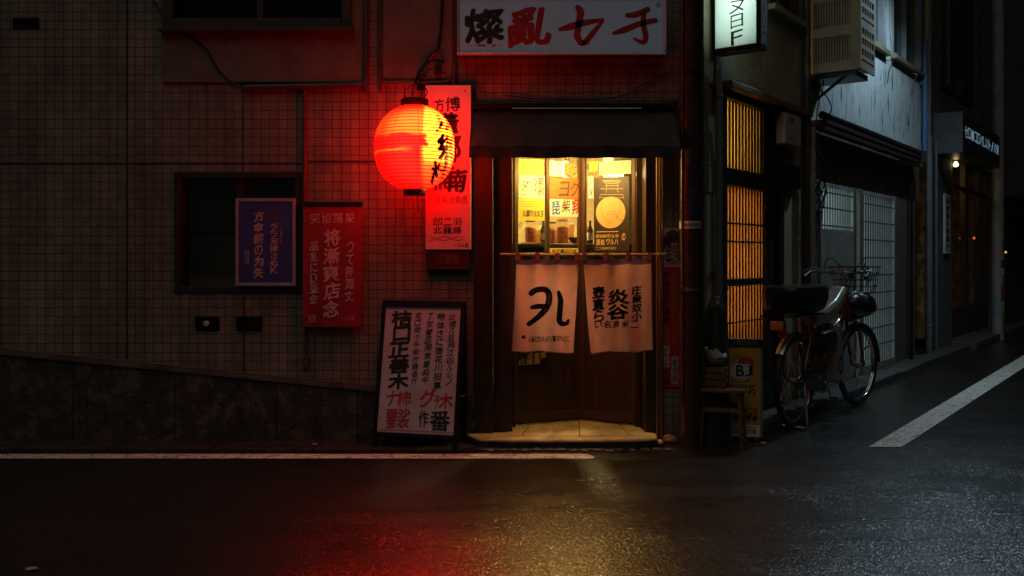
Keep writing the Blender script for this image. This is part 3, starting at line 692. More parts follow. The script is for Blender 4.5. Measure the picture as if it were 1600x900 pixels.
ln.part('power_cord', MB().tube([(lc[0]+.0, LY, tz+.12), (lc[0]+.03, LY+.05, tz+.2), (lc[0]+.10, -.2, tz+.30), (lc[0]+.18, -.03, tz+.33)], .008, 6, smooth=8).tube([(lc[0]+.02, LY, tz+.10), (lc[0]+.1, -.3, tz+.22), (lc[0]+.2, -.05, tz+.24)], .005, 6, smooth=8), M_cable, smooth=True)
ln.part('tassel', MB().tube([(lc[0]+.02, LY, lc[2]-LH-.04), (lc[0]+.022, LY, lc[2]-LH-.12), (lc[0]+.03, LY, lc[2]-LH-.16)], .004, 5), M_cable)
bt = MB(); hx, hz = lc[0]+.01, tz+.12
bt.bar((hx, LY-.02, hz+.006), (hx, -.025, hz+.05), .011, 8).box(hx-.03, hx+.03, -.035, -.022, hz, hz+.11)
br = single('wall_bracket', 'dark iron bracket holding the red lantern on the wall', 'bracket', F, (hx, -.02, hz), bt, M_blackm)

# ------------------------------------------------------------------ pipes and cables on the tiled wall
single('drain_pipe', 'greenish conduit running along the lower edge of the mortar panel', 'pipe', F, (F.u(572), -.02, F.z(572,130)),
   MB().tube([(F.u(385), -.03, F.z(385,138)), (F.u(420), -.03, F.z(420,137)), (F.u(560), -.03, F.z(560,134)), (F.u(571), -.03, F.z(571,128)), (F.u(573), -.03, F.z(573,110)), (F.u(573), -.03, 4.6)], .021, 10, smooth=5), M_pipe, smooth=True)
single('drain_pipe', 'thin upright pipe passing behind the red banner', 'pipe', F, (F.u(477), -.02, F.z(477,565)),
   MB().bar((F.u(477), -.022, F.z(477,138)), (F.u(477), -.022, F.z(477,320)), .014, 10).bar((F.u(479), -.022, F.z(477,320)), (F.u(479), -.022, F.z(477,560)), .012, 10).box(F.u(475), F.u(484), -.04, -.002, F.z(480,572), F.z(480,556)), mat('red_brown_pipe', (.10,.045,.04), .45, var=.3), smooth=True)
single('conduit', 'thin conduit bent in a U round the narrow mortar panel', 'pipe', F, (F.u(596), -.02, F.z(600,130)),
   MB().tube([(F.u(594.5), -.035, 4.6), (F.u(594.5), -.035, F.z(594,112)), (F.u(597), -.035, F.z(597,125)), (F.u(608), -.035, F.z(608,130)), (F.u(690), -.035, F.z(690,129)), (F.u(705), -.035, F.z(705,122)), (F.u(711), -.035, F.z(711,102)), (F.u(711.5), -.035, 4.6)], .011, 8, smooth=5), M_pipe, smooth=True)
single('cable', 'black cable sagging across the mortar panel from the upper window', 'cable', F, (F.u(300), -.03, F.z(300,60)),
   MB().tube([(F.u(238), -.03, F.z(238,-4)), (F.u(262), -.03, F.z(262,30)), (F.u(300), -.032, F.z(300,58)), (F.u(325), -.032, F.z(325,78)), (F.u(345), -.032, F.z(345,112)), (F.u(372), -.03, F.z(372,134)), (F.u(400), -.03, F.z(400,141))], .008, 6, smooth=6), M_cable, smooth=True)
single('cable', 'thick dark cable looping down to the red lantern', 'cable', F, (F.u(690), -.04, F.z(690,60)),
   MB().tube([(F.u(692), -.04, 4.5), (F.u(690), -.04, F.z(690,40)), (F.u(672), -.05, F.z(672,88)), (F.u(655), -.06, F.z(655,118)), (F.u(668), -.05, F.z(668,124))], .011, 7, smooth=6)
   .box(F.u(680), F.u(690), -.07, -.022, F.z(685,118), F.z(685,104)), M_cable, smooth=True)
single('cable', 'slack cable hanging along the wall between awning and pole', 'cable', F, (F.u(900), -.02, F.z(900,168)),
   MB().tube([(F.u(790), -.03, F.z(790,150)), (F.u(850), -.03, F.z(850,156)), (F.u(960), -.03, F.z(960,154)), (F.u(1010), -.03, F.z(1010,130)), (F.u(1050), -.03, F.z(1050,112))], .004, 5, smooth=6), M_cable, smooth=True)
for px, r_, m_, lb in ((1027, .009, mat('brass_pipe', (.20,.14,.06), .4, metal=.6, var=.2), 'brass coloured thin pipe on the door post'), (1034, .006, M_steel, 'thin steel pipe on the wall beside the narrow red poster')):
    single('wall_pipe', lb, 'pipe', F, (F.u(px,-.05), -.05, .02), MB().bar((F.u(px,-.05), -.05, .02), (F.u(px,-.05), -.05, EZ1), r_, 8), m_, smooth=True)
single('cable', 'thin red cable hanging beside the narrow red poster', 'cable', F, (F.u(1038,-.03), -.03, 1.4), MB().tube([(F.u(1037,-.03), -.03, EZ1), (F.u(1038,-.03), -.03, 1.8), (F.u(1032,-.03), -.03, 1.2), (F.u(1031,-.03), -.03, .9)], .003, 5, smooth=5), mat('red_cable', (.25,.03,.03), .5, var=0))

# ------------------------------------------------------------------ purple poster, red banner
o_ = -.04; u0, u1, z0, z1 = F.rect(368, 310, 462, 447, o_)
pp = Thing('framed_poster', 'purple framed poster with pink characters hung before the dark window', 'poster', F, ((u0+u1)/2, -.03, z0))
t = .024; f = MB(); f.box(u0, u0+t, o_-.006, o_+.014, z0, z1).box(u1-t, u1, o_-.006, o_+.014, z0, z1).box(u0+t, u1-t, o_-.006, o_+.014, z0, z0+t).box(u0+t, u1-t, o_-.006, o_+.014, z1-t, z1)
pp.part('border', f, mat('silver_border', (.38,.36,.40), .45, metal=.2, var=.2), bevel=.002)
pp.part('sheet', MB().box(u0+t, u1-t, o_, o_+.012, z0+t, z1-t), mat('purple_sheet', (.05,.06,.25), .55, var=.25, vs=5))
y_ = o_-.0015; tx = MB()
def col(mb, chars, x0, y0, x1_, y1, off, fr_=F, **kw):
    a0, a1, b0, b1 = R4(x0, y0, x1_, y1, off, fr_); mb.column(chars, (a0+a1)/2, a1-a0, b1, b0, off, **kw)
col(tx, '方傘薪の为失', 397, 329, 412, 435, y_, bold=.03)
col(tx, 'ララ足精さぬK', 422, 349, 434, 428, y_, bold=.028)
col(tx, 'にまちこる', 437, 357, 441, 380, y_, bold=.01)
col(tx, '日国田', 383, 391, 389, 413, y_, bold=.01)
pp.part('lettering', tx, M_pinklet)
se = MB(); c_ = F.hit(427.5, 335, y_); se.annulus(c_, .024, .03, y_, 24); se.glyph('匠', c_[0]-.014, c_[0]+.014, c_[1]-.014, c_[1]+.014, y_, .01)
pp.part('seal', se, mat('dark_red_seal', (.28,.03,.05), .6, var=.2))
o_ = -.06; u0, u1, z0, z1 = F.rect(475, 322, 566, 511, o_)
rb = Thing('hanging_banner', 'red cloth banner with pale pink characters hanging from a black rod', 'banner', F, ((u0+u1)/2, -.03, z0))
rb.part('rod', MB().box(u0-.004, u1+.008, o_-.014, o_+.014, z1+.003, F.z(520,315,o_)).box(u0+.05, u0+.07, o_+.014, -.003, z1+.01, z1+.025).box(u1-.07, u1-.05, o_+.014, -.003, z1+.01, z1+.025), M_black, bevel=.004)
cl = MB(); nx, nz = 16, 30; vs = []
def bsurf(x, z): k = (z1-z)/(z1-z0); return o_ + .006*k*math.sin((x-u0)*16+1) + .004*k*math.sin((x-u0)*31) - .012*k
for j in range(nz+1):
    for i in range(nx+1):
        x_ = u0+(u1-u0)*i/nx; z_ = z1+.003+(z0-z1)*j/nz; vs.append((x_-.010*j/nz, bsurf(x_, z_), z_))
fs = [(j*(nx+1)+i, (j+1)*(nx+1)+i, (j+1)*(nx+1)+i+1, j*(nx+1)+i+1) for j in range(nz) for i in range(nx)]
cl.add(vs, fs); b_ = len(cl.v); cl.add([(p[0], p[1]+.003, p[2]) for p in vs], [f_[::-1] for f_ in fs])
rb.part('cloth', cl, mat('red_cloth', (.30,.012,.022), .75, var=.2, vs=7, bump=.15, bs=200), smooth=True)
tx = MB(); y_ = o_-.004
col(tx, '将漸爽店念', 508, 358, 532, 496, y_, bold=.03, gap=.1)
col(tx, '品乱にD亜企', 485, 377, 498, 475, y_, bold=.03)
col(tx, 'つて拝淵文', 541, 377, 554, 472, y_, bold=.03)
tx.row('突協羅果', *R4(483,333,556,349,y_), y_, .002); tx.row('註', *R4(482,492,498,503,y_), y_, .0); tx.row('六ルハ屋', *R4(535,494,556,500,y_), y_, .0)
for i, p in enumerate(tx.v): tx.v[i] = (p[0]-.010*(z1-p[2])/(z1-z0), bsurf(p[0], p[2])-.003+(p[1]-y_), p[2])
rb.part('lettering', tx, M_pinklet)

# ------------------------------------------------------------------ A-frame board
AL = R(14); p0 = (F.u(580,-.23), -.23)
A = Frame(p0[0], p0[1], -AL); AWD = .635; HT = 1.05; LEAN = .21
def apl(u, z, d=0.0): return (u, LEAN*z/HT + d, z)       # front face plane of the leaning board
ab = Thing('a_frame_sign', 'black folding pavement board with handwritten menu on white paper', 'sign board', A, (AWD/2, .15, .012))
def lean_box(mb, u0, u1, z0, z1, d0, d1, side=1):
    V = []
    for z in (z0, z1):
        for (u, d) in ((u0, d0), (u1, d0), (u1, d1), (u0, d1)): V.append(apl(u, z, d))
    mb.add(V, [(0,3,2,1),(4,5,6,7),(0,1,5,4),(1,2,6,5),(2,3,7,6),(3,0,4,7)])
f = MB(); t = .03; zb = .115
lean_box(f, 0, t, .012, HT, 0, .028); lean_box(f, AWD-t, AWD, .012, HT, 0, .028); lean_box(f, t, AWD-t, HT-.045, HT, 0, .028); lean_box(f, t, AWD-t, zb-.03, zb, 0, .028)
ab.part('frame', f, M_blackm, bevel=.004)
f = MB()
for u in (0, AWD-t):
    V = [(u, .55, .012), (u+t, .55, .012), (u+t, .578, .012), (u, .578, .012), (u, LEAN+.03, HT-.005), (u+t, LEAN+.03, HT-.005), (u+t, LEAN+.05, HT-.005), (u, LEAN+.05, HT-.005)]
    f.add(V, [(0,3,2,1),(4,5,6,7),(0,1,5,4),(1,2,6,5),(2,3,7,6),(3,0,4,7)])
f.add([(t, .53, .16), (AWD-t, .53, .16), (AWD-t, LEAN+.035, HT-.04), (t, LEAN+.035, HT-.04)], [(0,1,2,3)])
# back legs stay clear of the plinth: fold them in
for i, p in enumerate(f.v):
    k = (p[1]-(LEAN+.03))/(.55-(LEAN+.03)); f.v[i] = (p[0], LEAN+.03+k*.02+ (p[1]-(LEAN+.03))*.02, p[2])
ab.part('back_leg_frame', f, M_blackm)
ab.part('brace', MB().bar((AWD-.012, LEAN*.35+.02, HT*.35), (AWD-.012, LEAN+.04, HT*.35), .006), mat('brass_brace', (.4,.3,.12), .35, metal=.8, var=.2))
f = MB(); lean_box(f, t, AWD-t, zb, HT-.045, .010, .02)
ab.part('paper', f, mat('menu_paper', (.46,.50,.54), .7, var=.15, vs=4, c2=(.45,.36,.30), c2t=(.6,.8)))
ABW, ABZ0, ABZ1 = AWD-2*t, zb, HT-.045
def lay(mb, d=.008):                              # menu lettering is laid out on the board, then leaned with it
    for i, p in enumerate(mb.v): mb.v[i] = apl(p[0], p[2], d + p[1])
    return mb
def bx(a, b): return t + ABW*a, ABZ1 - (ABZ1-ABZ0)*b        # board coordinates 0..1, from its upper corner
def bcol(mb, chars, x0, y0, x1_, y1, **kw):
    a_ = bx(x0, y1); b_ = bx(x1_, y0); mb.column(chars, (a_[0]+b_[0])/2, b_[0]-a_[0], b_[1], a_[1], 0, **kw)
def bgl(mb, ch, x0, y0, x1_, y1, **kw):
    a_ = bx(x0, y1); b_ = bx(x1_, y0); mb.glyph(ch, a_[0], b_[0], a_[1], b_[1], 0, **kw)
tx = MB()
bcol(tx, '桔口正善木', .10, .035, .36, .665, bold=.045, gap=.07, wob=.015)
bcol(tx, '花ロ伺个千宋方猿る行', .40, .045, .485, .625, bold=.010, slant=.12)
bcol(tx, '了灰誉皿用気差ぬ午', .555, .045, .645, .615, bold=.012, slant=.12)
bcol(tx, '帝体さに宿花川招集', .70, .045, .80, .655, bold=.016, slant=.08)
bcol(tx, '辻煙几旦月江凶ル心ノ', .855, .05, .945, .62, bold=.010, slant=.10)
bgl(tx, '番', .69, .82, .94, .97, bold=.025); bgl(tx, '作', .54, .82, .66, .95, bold=.02)
ab.part('lettering', lay(tx), M_ink)
tx = MB()
bgl(tx, 'ナ', .10, .675, .25, .79, bold=.02, wob=.02); bgl(tx, '柿', .24, .675, .42, .79, bold=.022, wob=.02)
bgl(tx, 'グ', .53, .655, .74, .79, bold=.02, wob=.02); bgl(tx, '予', .72, .70, .80, .79, bold=.01); bgl(tx, '木', .79, .68, .965, .80, bold=.025, wob=.02)
bgl(tx, '鑒', .11, .81, .255, .965, bold=.02, wob=.02); bgl(tx, '裟', .26, .81, .42, .965, bold=.02, wob=.02)
for i in range(46):
    a_ = bx(.02+i*.021, .987); tx.quad(a_[0], a_[0]+.008, a_[1], a_[1]+.008, 0)
ab.part('lettering', lay(tx), M_redink)
tx = MB()
for i in range(40):
    a_ = bx(.02+i*.0245, .02); tx.quad(a_[0], a_[0]+.008, a_[1], a_[1]+.012, 0)
ab.part('spiral_binding', lay(tx, .006), M_black)

# ------------------------------------------------------------------ noren curtain
NY = -.12
nr = Thing('noren_curtain', 'salmon split door curtain with black characters on a bamboo rod', 'curtain', F, (F.u(910,NY), NY, F.z(910,550,NY)))
zr_ = F.z(910, 397.5, NY)
nr.part('rod', MB().tube([(F.u(782,NY), NY, zr_), (F.u(910,NY), NY, zr_-.004), (F.u(1040,NY), NY, zr_)], .0085, 8, smooth=8).box(F.u(790,NY), F.u(794,NY), NY, -.03, zr_-.012, zr_+.012).box(F.u(1029.5,NY), F.u(1034,NY), NY, -.03, zr_-.012, zr_+.012), mat('bamboo', (.42,.28,.10), .4, var=.3), smooth=True)
M_noren = mat('noren_cloth', (.68,.31,.29), .85, var=.10, vs=9, bump=.12, bs=260, trans=.45)
M_hem = mat('noren_hem', (.18,.10,.22), .85, var=.2, trans=.3)
def noren(tl, tr, br_, bl_, ph):
    nx, nz = 26, 34
    def pt(a_, b_):
        x_ = (tl[0]*(1-a_)+tr[0]*a_)*(1-b_) + (bl_[0]*(1-a_)+br_[0]*a_)*b_; y2 = (tl[1]*(1-a_)+tr[1]*a_)*(1-b_) + (bl_[1]*(1-a_)+br_[1]*a_)*b_
        sag = 2.2*math.sin(math.pi*((a_*3) % 1))*(1-b_)**2
        yo = NY - .010 + (b_**.7)*(.026*math.sin(a_*9.5+ph+.7*b_) + .013*math.sin(a_*19+2*ph-1.2*b_)) + .007*math.sin(a_*20.0+1.2)*(1-b_) + .004*math.sin(a_*37+b_*9)*b_
        u_, z_ = F.hit(x_ + .8*math.sin(b_*5+ph)*b_, y2 + sag + 1.6*b_*math.sin(a_*9.5+ph), NY); return (u_, yo, z_)
    body = MB(); hem = MB(); vs = [pt(i/nx, j/nz) for j in range(nz+1) for i in range(nx+1)]
    fs = [(j*(nx+1)+i, (j+1)*(nx+1)+i, (j+1)*(nx+1)+i+1, j*(nx+1)+i+1) for j in range(nz) for i in range(nx)]
    body.add(vs, fs); body.mi = [1 if (f_[0]//(nx+1) < 2) else 0 for f_ in fs]
    c = nr.part('cloth', body, [M_noren, M_hem], smooth=True)
    e_ = MB(); m_ = []
    for a_ in (0.004, .996): e_.tube([(lambda p: (p[0], p[1]-.001, p[2]))(pt(a_, j/12)) for j in range(13)], .0035, 5)
    e_.tube([(lambda p: (p[0], p[1]-.001, p[2]))(pt(i/12, .994)) for i in range(13)], .0035, 5)
    nr.part('hem', e_, M_hem, c)
    lp = MB()
    for k in range(4):
        a_ = .03 + k*.313; p = pt(a_, 0); lp.box(p[0]-.016, p[0]+.016, NY-.013, NY-.0095, p[2]-.012, zr_+.012).box(p[0]-.016, p[0]+.016, NY-.0095, NY+.012, zr_+.0095, zr_+.0125).box(p[0]-.016, p[0]+.016, NY+.0095, NY+.013, p[2]-.012, zr_+.0095)
    nr.part('loop', lp, M_noren, c)
    def surf(mb, d=.004):
        for i, p in enumerate(mb.v):
            # find a, b by the flat picture of the panel
            kx_ = (D+NY)/FPX; X = p[0]/kx_+800; Y = HOR-(p[2]-H)/kx_
            b_ = min(1, max(0, (Y-tl[1])/(bl_[1]-tl[1]))); l_x = tl[0]+(bl_[0]-tl[0])*b_; r_x = tr[0]+(br_[0]-tr[0])*b_; a_ = min(1, max(0, (X-l_x)/(r_x-l_x)))
            mb.v[i] = (p[0], pt(a_, b_)[1]-d+(p[1]-NY), p[2])
        return mb
    return c, surf
kN = (D+NY)/FPX
c1, s1 = noren((806,404), (905,404), (897,552), (800,549), .4)
c2, s2 = noren((910,404), (1018,403), (1020,549), (922,552), 2.0)
def subdiv_stroke(mb, L):
    for pts, wd in L: mb.stroke([F.hit(p[0], p[1], NY) for p in pts], [w*kN for w in wd], NY, 9)
tx = MB(); subdiv_stroke(tx, [([(830,458),(838,453),(852,452.5),(858,462),(855,478),(843,493),(826,506)], [9,9,9,10,10,9,7]), ([(831,480),(842,478.5),(853,478)], [6,8,7])])
subdiv_stroke(tx, [([(873,457),(876,470),(875,486),(874,500),(878,506),(886,505)], [6,9,9,9,8,6]), ([(886,505),(888,500)], [6,4])])
tx.glyph('■', *R4(815,524,821,529,NY), NY, 0); tx.row('kitnNAAPVIOPNOC', *R4(826,525,889,534,NY), NY, 0, wob=0, gap=.05)
nr.part('lettering', s1(tx, .004), M_ink, c1)
tx = MB()
col(tx, '壺直ら', 926, 447, 944, 503, NY, bold=.05, gap=.08); col(tx, '炎谷', 948, 452, 981, 499, NY, bold=.055, gap=.06); col(tx, '庄衆奴小', 987, 446, 1001, 501, NY, bold=.05, gap=.05)
tx.row('い名斉米二', *R4(927,501,998,512,NY), NY, .03, gap=.2)
nr.part('lettering', s2(tx, .004), M_ink, c2)

# ------------------------------------------------------------------ posters on the door panes
M_yel = mat('yellow_paper', (.82,.66,.14), .7, var=.12, trans=.35); M_wht = mat('thin_white_paper', (.82,.78,.66), .7, var=.08, trans=.35)
M_org = mat('orange_paper', (.75,.20,.06), .7, var=.25, vs=4, stretch=(1,1,6), trans=.3); M_blu = mat('blue_ink', (.03,.16,.5), .6, var=.2); M_dark = mat('dark_olive_ink', (.07,.065,.03), .6, var=.1)
def sheet_on(fr_, name, label, r_, m, off, letters, cat='poster'):
    u0, u1, z0, z1 = R4(*r_, off, fr_); th = Thing(name, label, cat, fr_, ((u0+u1)/2, off, z0))
    th.part('sheet', MB().box(u0, u1, off, off+.0015, z0, z1), m)
    for mm, fn in letters:
        mb = MB(); fn(mb, off-.0012); th.part('lettering', mb, mm)
    return th
PO = -.0035
def lines(r_, n, fr_):
    def fn(mb, y):
        u0, u1, z0, z1 = R4(*r_, y, fr_)
        for i in range(n):
            z = z1 - (z1-z0)*i/max(1, n-1); x = u0
            while x < u1 - .02:
                w = random.uniform(.006, .02); mb.quad(x, x+w, z-.0015, z+.0015, y); x += w + .005
    return fn
def gl(ch, r_, fr_, b=.02, wob=.03):
    return lambda mb, y: mb.glyph(ch, *R4(*r_, y, fr_), y, b, .03, wob)
def many(*fns):
    def fn(mb, y):
        for f_ in fns: f_(mb, y)
    return fn
def rw(chars, r_, fr_, b=.01): return lambda mb, y: mb.row(chars, *R4(*r_, y, fr_), y, b)
sheet_on(LD, 'poster', 'yellow paper with fine print at the top of the narrow pane', (811,250,850,273), M_yel, PO, [(M_dark, lines((814,254,846,269), 4, LD))])
sheet_on(LD, 'poster', 'white paper with black scrawl and two red characters on the narrow pane', (811,275,851,309), M_wht, PO, [(M_dark, many(gl('タ', (813,282,826,297), LD, .005, .06), gl('13', (829,279,839,299), LD, .005, .06), gl('ニ', (814,298,822,304), LD, .01))), (M_redink, many(gl('築', (840,277,850,290), LD), gl('邪', (840,293,850,306), LD)))])
sheet_on(LD, 'poster', 'yellow paper with one row of black characters on the narrow pane', (811,311,851,344), M_yel, PO, [(M_dark, many(lines((814,316,847,322), 3, LD), rw('乱lm独加3', (817,329,849,338), LD, .02)))])
sheet_on(LD, 'poster', 'blank bright paper at the top of the middle pane', (858,252,880,275), M_wht, PO, [])
sheet_on(LD, 'poster', 'small dark photograph print at the top of the middle pane', (881,254,902,276), mat('dark_print', (.16,.14,.05), .6, var=.9, vs=40, c2=(.6,.5,.2), c2s=60), PO, [])
sheet_on(LD, 'poster', 'orange paper with two dark brush characters on the middle pane', (858,279,905,311), M_org, PO, [(M_dark, many(gl('ヨ', (874,284,889,307), LD, .03), gl('ク', (891,284,904,306), LD, .03)))])
sheet_on(LD, 'poster', 'white paper with blue, black and red characters below the orange one', (858,312,905,338), M_wht, PO, [(M_blu, gl('琵', (862,315,875,335), LD, .03)), (M_dark, gl('柴', (878,313,891,331), LD, .02)), (M_redink, gl('翔', (894,312,907,334), LD, .035))])
# black poster on the right leaf
u0, u1, z0, z1 = R4(928,275,983,393, PO, RD)
bp = Thing('poster', 'black poster with gold disc and temple drawing on the wide pane', 'poster', RD, ((u0+u1)/2, PO, z0))
bp.part('sheet', MB().box(u0, u1, PO, PO+.0015, z0, z1), mat('black_poster', (.016,.014,.010), .5, var=.25)); y_ = PO-.0012
c_ = RD.hit(954,332,y_); rx_ = abs(RD.u(977,y_)-RD.u(931,y_))/2; g = MB(); g.disc(c_, rx_, rx_*.98, y_, 40)
gd = bp.part('gold_disc', g, mat('gold_disc_print', (.62,.44,.17), .55, var=.12))
g = MB()
def ps(pts, w=.0022, dy=0): g.stroke([RD.hit(p[0], p[1], y_) for p in pts], [w, w], y_-dy, 4)
for L_ in ([(942,282),(970,282)], [(942,282),(947,286),(965,286),(970,282)], [(948,287),(948,293)], [(965,287),(965,293)], [(946,290),(967,290)], [(938,295),(974,295)], [(948,296),(946,301)], [(964,296),(967,301)], [(938,304),(973,304)], [(938,309),(973,309)], [(938,304),(937,311)], [(973,304),(975,311)], [(944,284),(968,284)]): ps(L_)
y2 = y_
g.row('ーーーーーーーー', *R4(932,361,966,363,y_,RD), y_, .0); g.row('昭和軒町丸号', *R4(931,366,967,372,y_,RD), y_, .01); g.row('酒処', *R4(931,374,945,383,y_,RD), y_, .03); g.row('ワルハ', *R4(947,374,966,382,y_,RD), y_, .02); g.row('二丁目横町通り', *R4(931,386,963,390,y_,RD), y_, .0)
g.annulus(RD.hit(974.5,370,y_), .012, .017, y_, 20, 1.5); g.glyph('の', *R4(971.5,364,977.5,376,y_,RD), y_, .0)
bp.part('lettering', g, M_gold)
g = MB(); yy = y_-.001
for L_ in ([(941,310),(939,322),(941,335),(946,346),(955,352),(950,354)], [(967,310),(970,322),(967,334),(962,345)], [(948,335),(951,331),(959,331),(962,336),(948,336)], [(962,336),(968,347),(975,345)], [(951,314),(953,319),(957,319),(958,313)]): g.stroke([RD.hit(p[0], 318+(p[1]-332)*.8+14, yy) for p in L_], [.0018, .0018], yy, 4)
bp.part('line_drawing', g, M_ink)
sheet_on(RD, 'poster', 'yellow paper at the top of the wide pane', (921,252,934,268), M_yel, PO, [])
sheet_on(RD, 'poster', 'white paper with blue marks behind the black poster', (919,275,927,310), M_wht, PO, [(M_blu, gl('ル', (920,282,926,306), RD, .05))])
sheet_on(RD, 'poster', 'white paper with loose ink branches above the black poster', (936,250,986,274), M_wht, PO, [(M_dark, many(*[(lambda mb, y, a=a: mb.stroke([RD.hit(p[0], p[1], y) for p in a], [.0035, .0012], y, 5)) for a in ([(941,252),(946,262),(943,272)], [(946,261),(952,256),(955,251)], [(958,253),(961,263),(969,270)], [(961,262),(968,258),(978,260)], [(972,252),(975,256),(983,254)], [(948,266),(955,269),(958,273)])]))])
sheet_on(LD, 'price_strip', 'narrow yellow strip with small print low on the middle pane', (859,388,904,396), M_yel, PO, [(M_dark, rw('季節一品日替', (862,389.5,901,395), LD))], 'notice')
# shelf and jars behind the panes
sy0, sy1 = .62, .92; sx0, sx1 = -.02, 1.02; sz = 1.475
sh = Thing('display_shelf', 'dark counter shelf behind the door panes carrying jars', 'shelf', F, (.5, .77, 0))
sh.part('top', MB().box(sx0, sx1, sy0, sy1, sz-.03, sz), M_black, bevel=.004)
sh.part('support', MB().box(sx0+.02, sx0+.05, sy0+.05, sy1-.02, .001, sz-.03).box(sx1-.05, sx1-.02, sy0+.05, sy1-.02, .001, sz-.03).box(sx0+.05, sx1-.05, sy1-.03, sy1-.021, .2, sz-.03), M_wood)
M_or = mat('orange_pickles', (.55,.14,.02), .5, var=.6, vs=28, bump=.5, bs=60); M_jar = glass_material('jar_glass', (.95,.92,.85), .12)
def jar(px, py0, r_, y, label, m_, lidm):
    x_ = F.u(px, y); h_ = F.z(px, py0, y) - sz
    j = Thing('jar', label, 'jar', F, (x_, y, sz+.001), 'jars on the shelf behind the door')
    j.part('glass', MB().lathe([(r_, 0), (r_, h_*.8), (r_*.85, h_*.9), (r_*.82, h_*.93)], (x_, y, sz+.001), 28), M_jar, smooth=True)
    j.part('contents', MB().lathe([(r_*.93, .004), (r_*.93, h_*.66), (r_*.6, h_*.7), (0, h_*.72)], (x_, y, sz+.001), 28), m_, smooth=True)
    j.part('lid', MB().lathe([(r_*.88, h_*.93), (r_*.88, h_), (0, h_)], (x_, y, sz+.001), 28), lidm, smooth=True)
jar(829, 344, .048, .72, 'squat jar of dark orange pickles behind the narrow pane', mat('dark_pickles', (.32,.07,.015), .5, var=.5, vs=30), M_wood2)
jar(879, 343, .052, .72, 'tall jar of bright orange pickles behind the middle pane', M_or, mat('cream_lid', (.7,.62,.4), .5))
jar(863, 347, .038, .82, 'reddish jar half hidden beside the bright orange jar', mat('red_pickles', (.22,.05,.03), .5, var=.5, vs=30), M_wood)
single('chopsticks', 'pair of brown chopsticks lying on the shelf behind the narrow pane', 'chopsticks', F, (F.u(832,.66), .66, sz+.006), MB().bar((F.u(818,.66), .65, sz+.006), (F.u(850,.66), .68, sz+.012), .006).bar((F.u(814,.66), .66, sz+.006), (F.u(844,.66), .64, sz+.007), .005), mat('red_wood', (.35,.07,.02), .4))
single('bowl', 'dark bowl standing on the shelf at the door stile', 'bowl', F, (F.u(899,.75), .75, sz), MB().lathe([(.02,.001),(.024,.008),(.05,.03),(.062,.055),(.057,.055),(.045,.032),(.0,.014)], (F.u(899,.75), .75, sz), 24), mat('lacquer', (.10,.03,.015), .2, var=.2), smooth=True)
for px, w_px, y, h_, c_, lb in ((842, 9, .84, .12, (.55,.42,.12), 'ochre carton on the shelf beside the squat jar'), (916, 10, .80, .15, (.50,.46,.36), 'pale carton on the shelf behind the wide pane'), (893, 7, .88, .17, (.30,.10,.03), 'red brown carton on the shelf behind the bowl')):
    x_ = F.u(px, y); w2 = w_px*(D+y)/FPX/2
    ct_ = Thing('carton', lb, 'carton', F, (x_, y, sz+.001)); ct_.part('body', MB().box(x_-w2, x_+w2, y-.03, y+.03, sz+.001, sz+h_), mat('carton_%d' % px, c_, .6, var=.3, vs=20), bevel=.003); ct_.part('flap', MB().box(x_-w2+.002, x_+w2-.002, y-.028, y+.028, sz+h_+.0005, sz+h_+.004), M_wht)
for px, y, lb in ((922, .70, 'slim dark bottle on the shelf at the edge of the black poster'), (849, .70, 'slim green bottle on the shelf beside the narrow mullion')):
    x_ = F.u(px, y); bo_ = Thing('bottle', lb, 'bottle', F, (x_, y, sz+.001), 'bottles on the shelf behind the door')
    bo_.part('glass', MB().lathe([(.024,0),(.026,.01),(.026,.11),(.010,.15),(.010,.19),(.0,.19)], (x_, y, sz+.001), 20), mat('bottle_%d' % px, (.02,.05,.02) if px == 849 else (.04,.015,.008), .15, var=.2), smooth=True); bo_.part('wrapper', MB().lathe([(.0268,.03),(.0268,.09)], (x_, y, sz+.001), 20), M_wht)
M_scrap = mat('wall_papers', (.75,.62,.28), .8, var=.5, vs=25, c2=(.12,.09,.04), c2s=35, c2t=(.55,.62))
wp = MB()
for i in range(46):
    x_ = random.uniform(-.25, 1.0); z_ = random.uniform(1.4, 2.5); wp.box(x_, x_+random.uniform(.08,.2), 2.29-.0009*i, 2.2965, z_, z_+random.uniform(.06,.18))
single('paper_notes', 'faded notes pinned all over the back wall of the shop', 'notes', F, (.4, 2.29, 1.4), wp, M_scrap)
# little sign under the curtain on the left leaf
u0, u1, z0, z1 = R4(810,549,857,575, -.024, LD)
sheet_on(LD, 'door_sticker', 'small black sign with ochre characters on the lower door panel', (809,549,858,575), M_black, -.0235, [(mat('ochre_print', (.55,.38,.10), .6, var=.3), many(rw('点金蒿', (823,550,854,561), LD), rw('氏庫青', (810,560,845,571), LD), ))], 'sign')

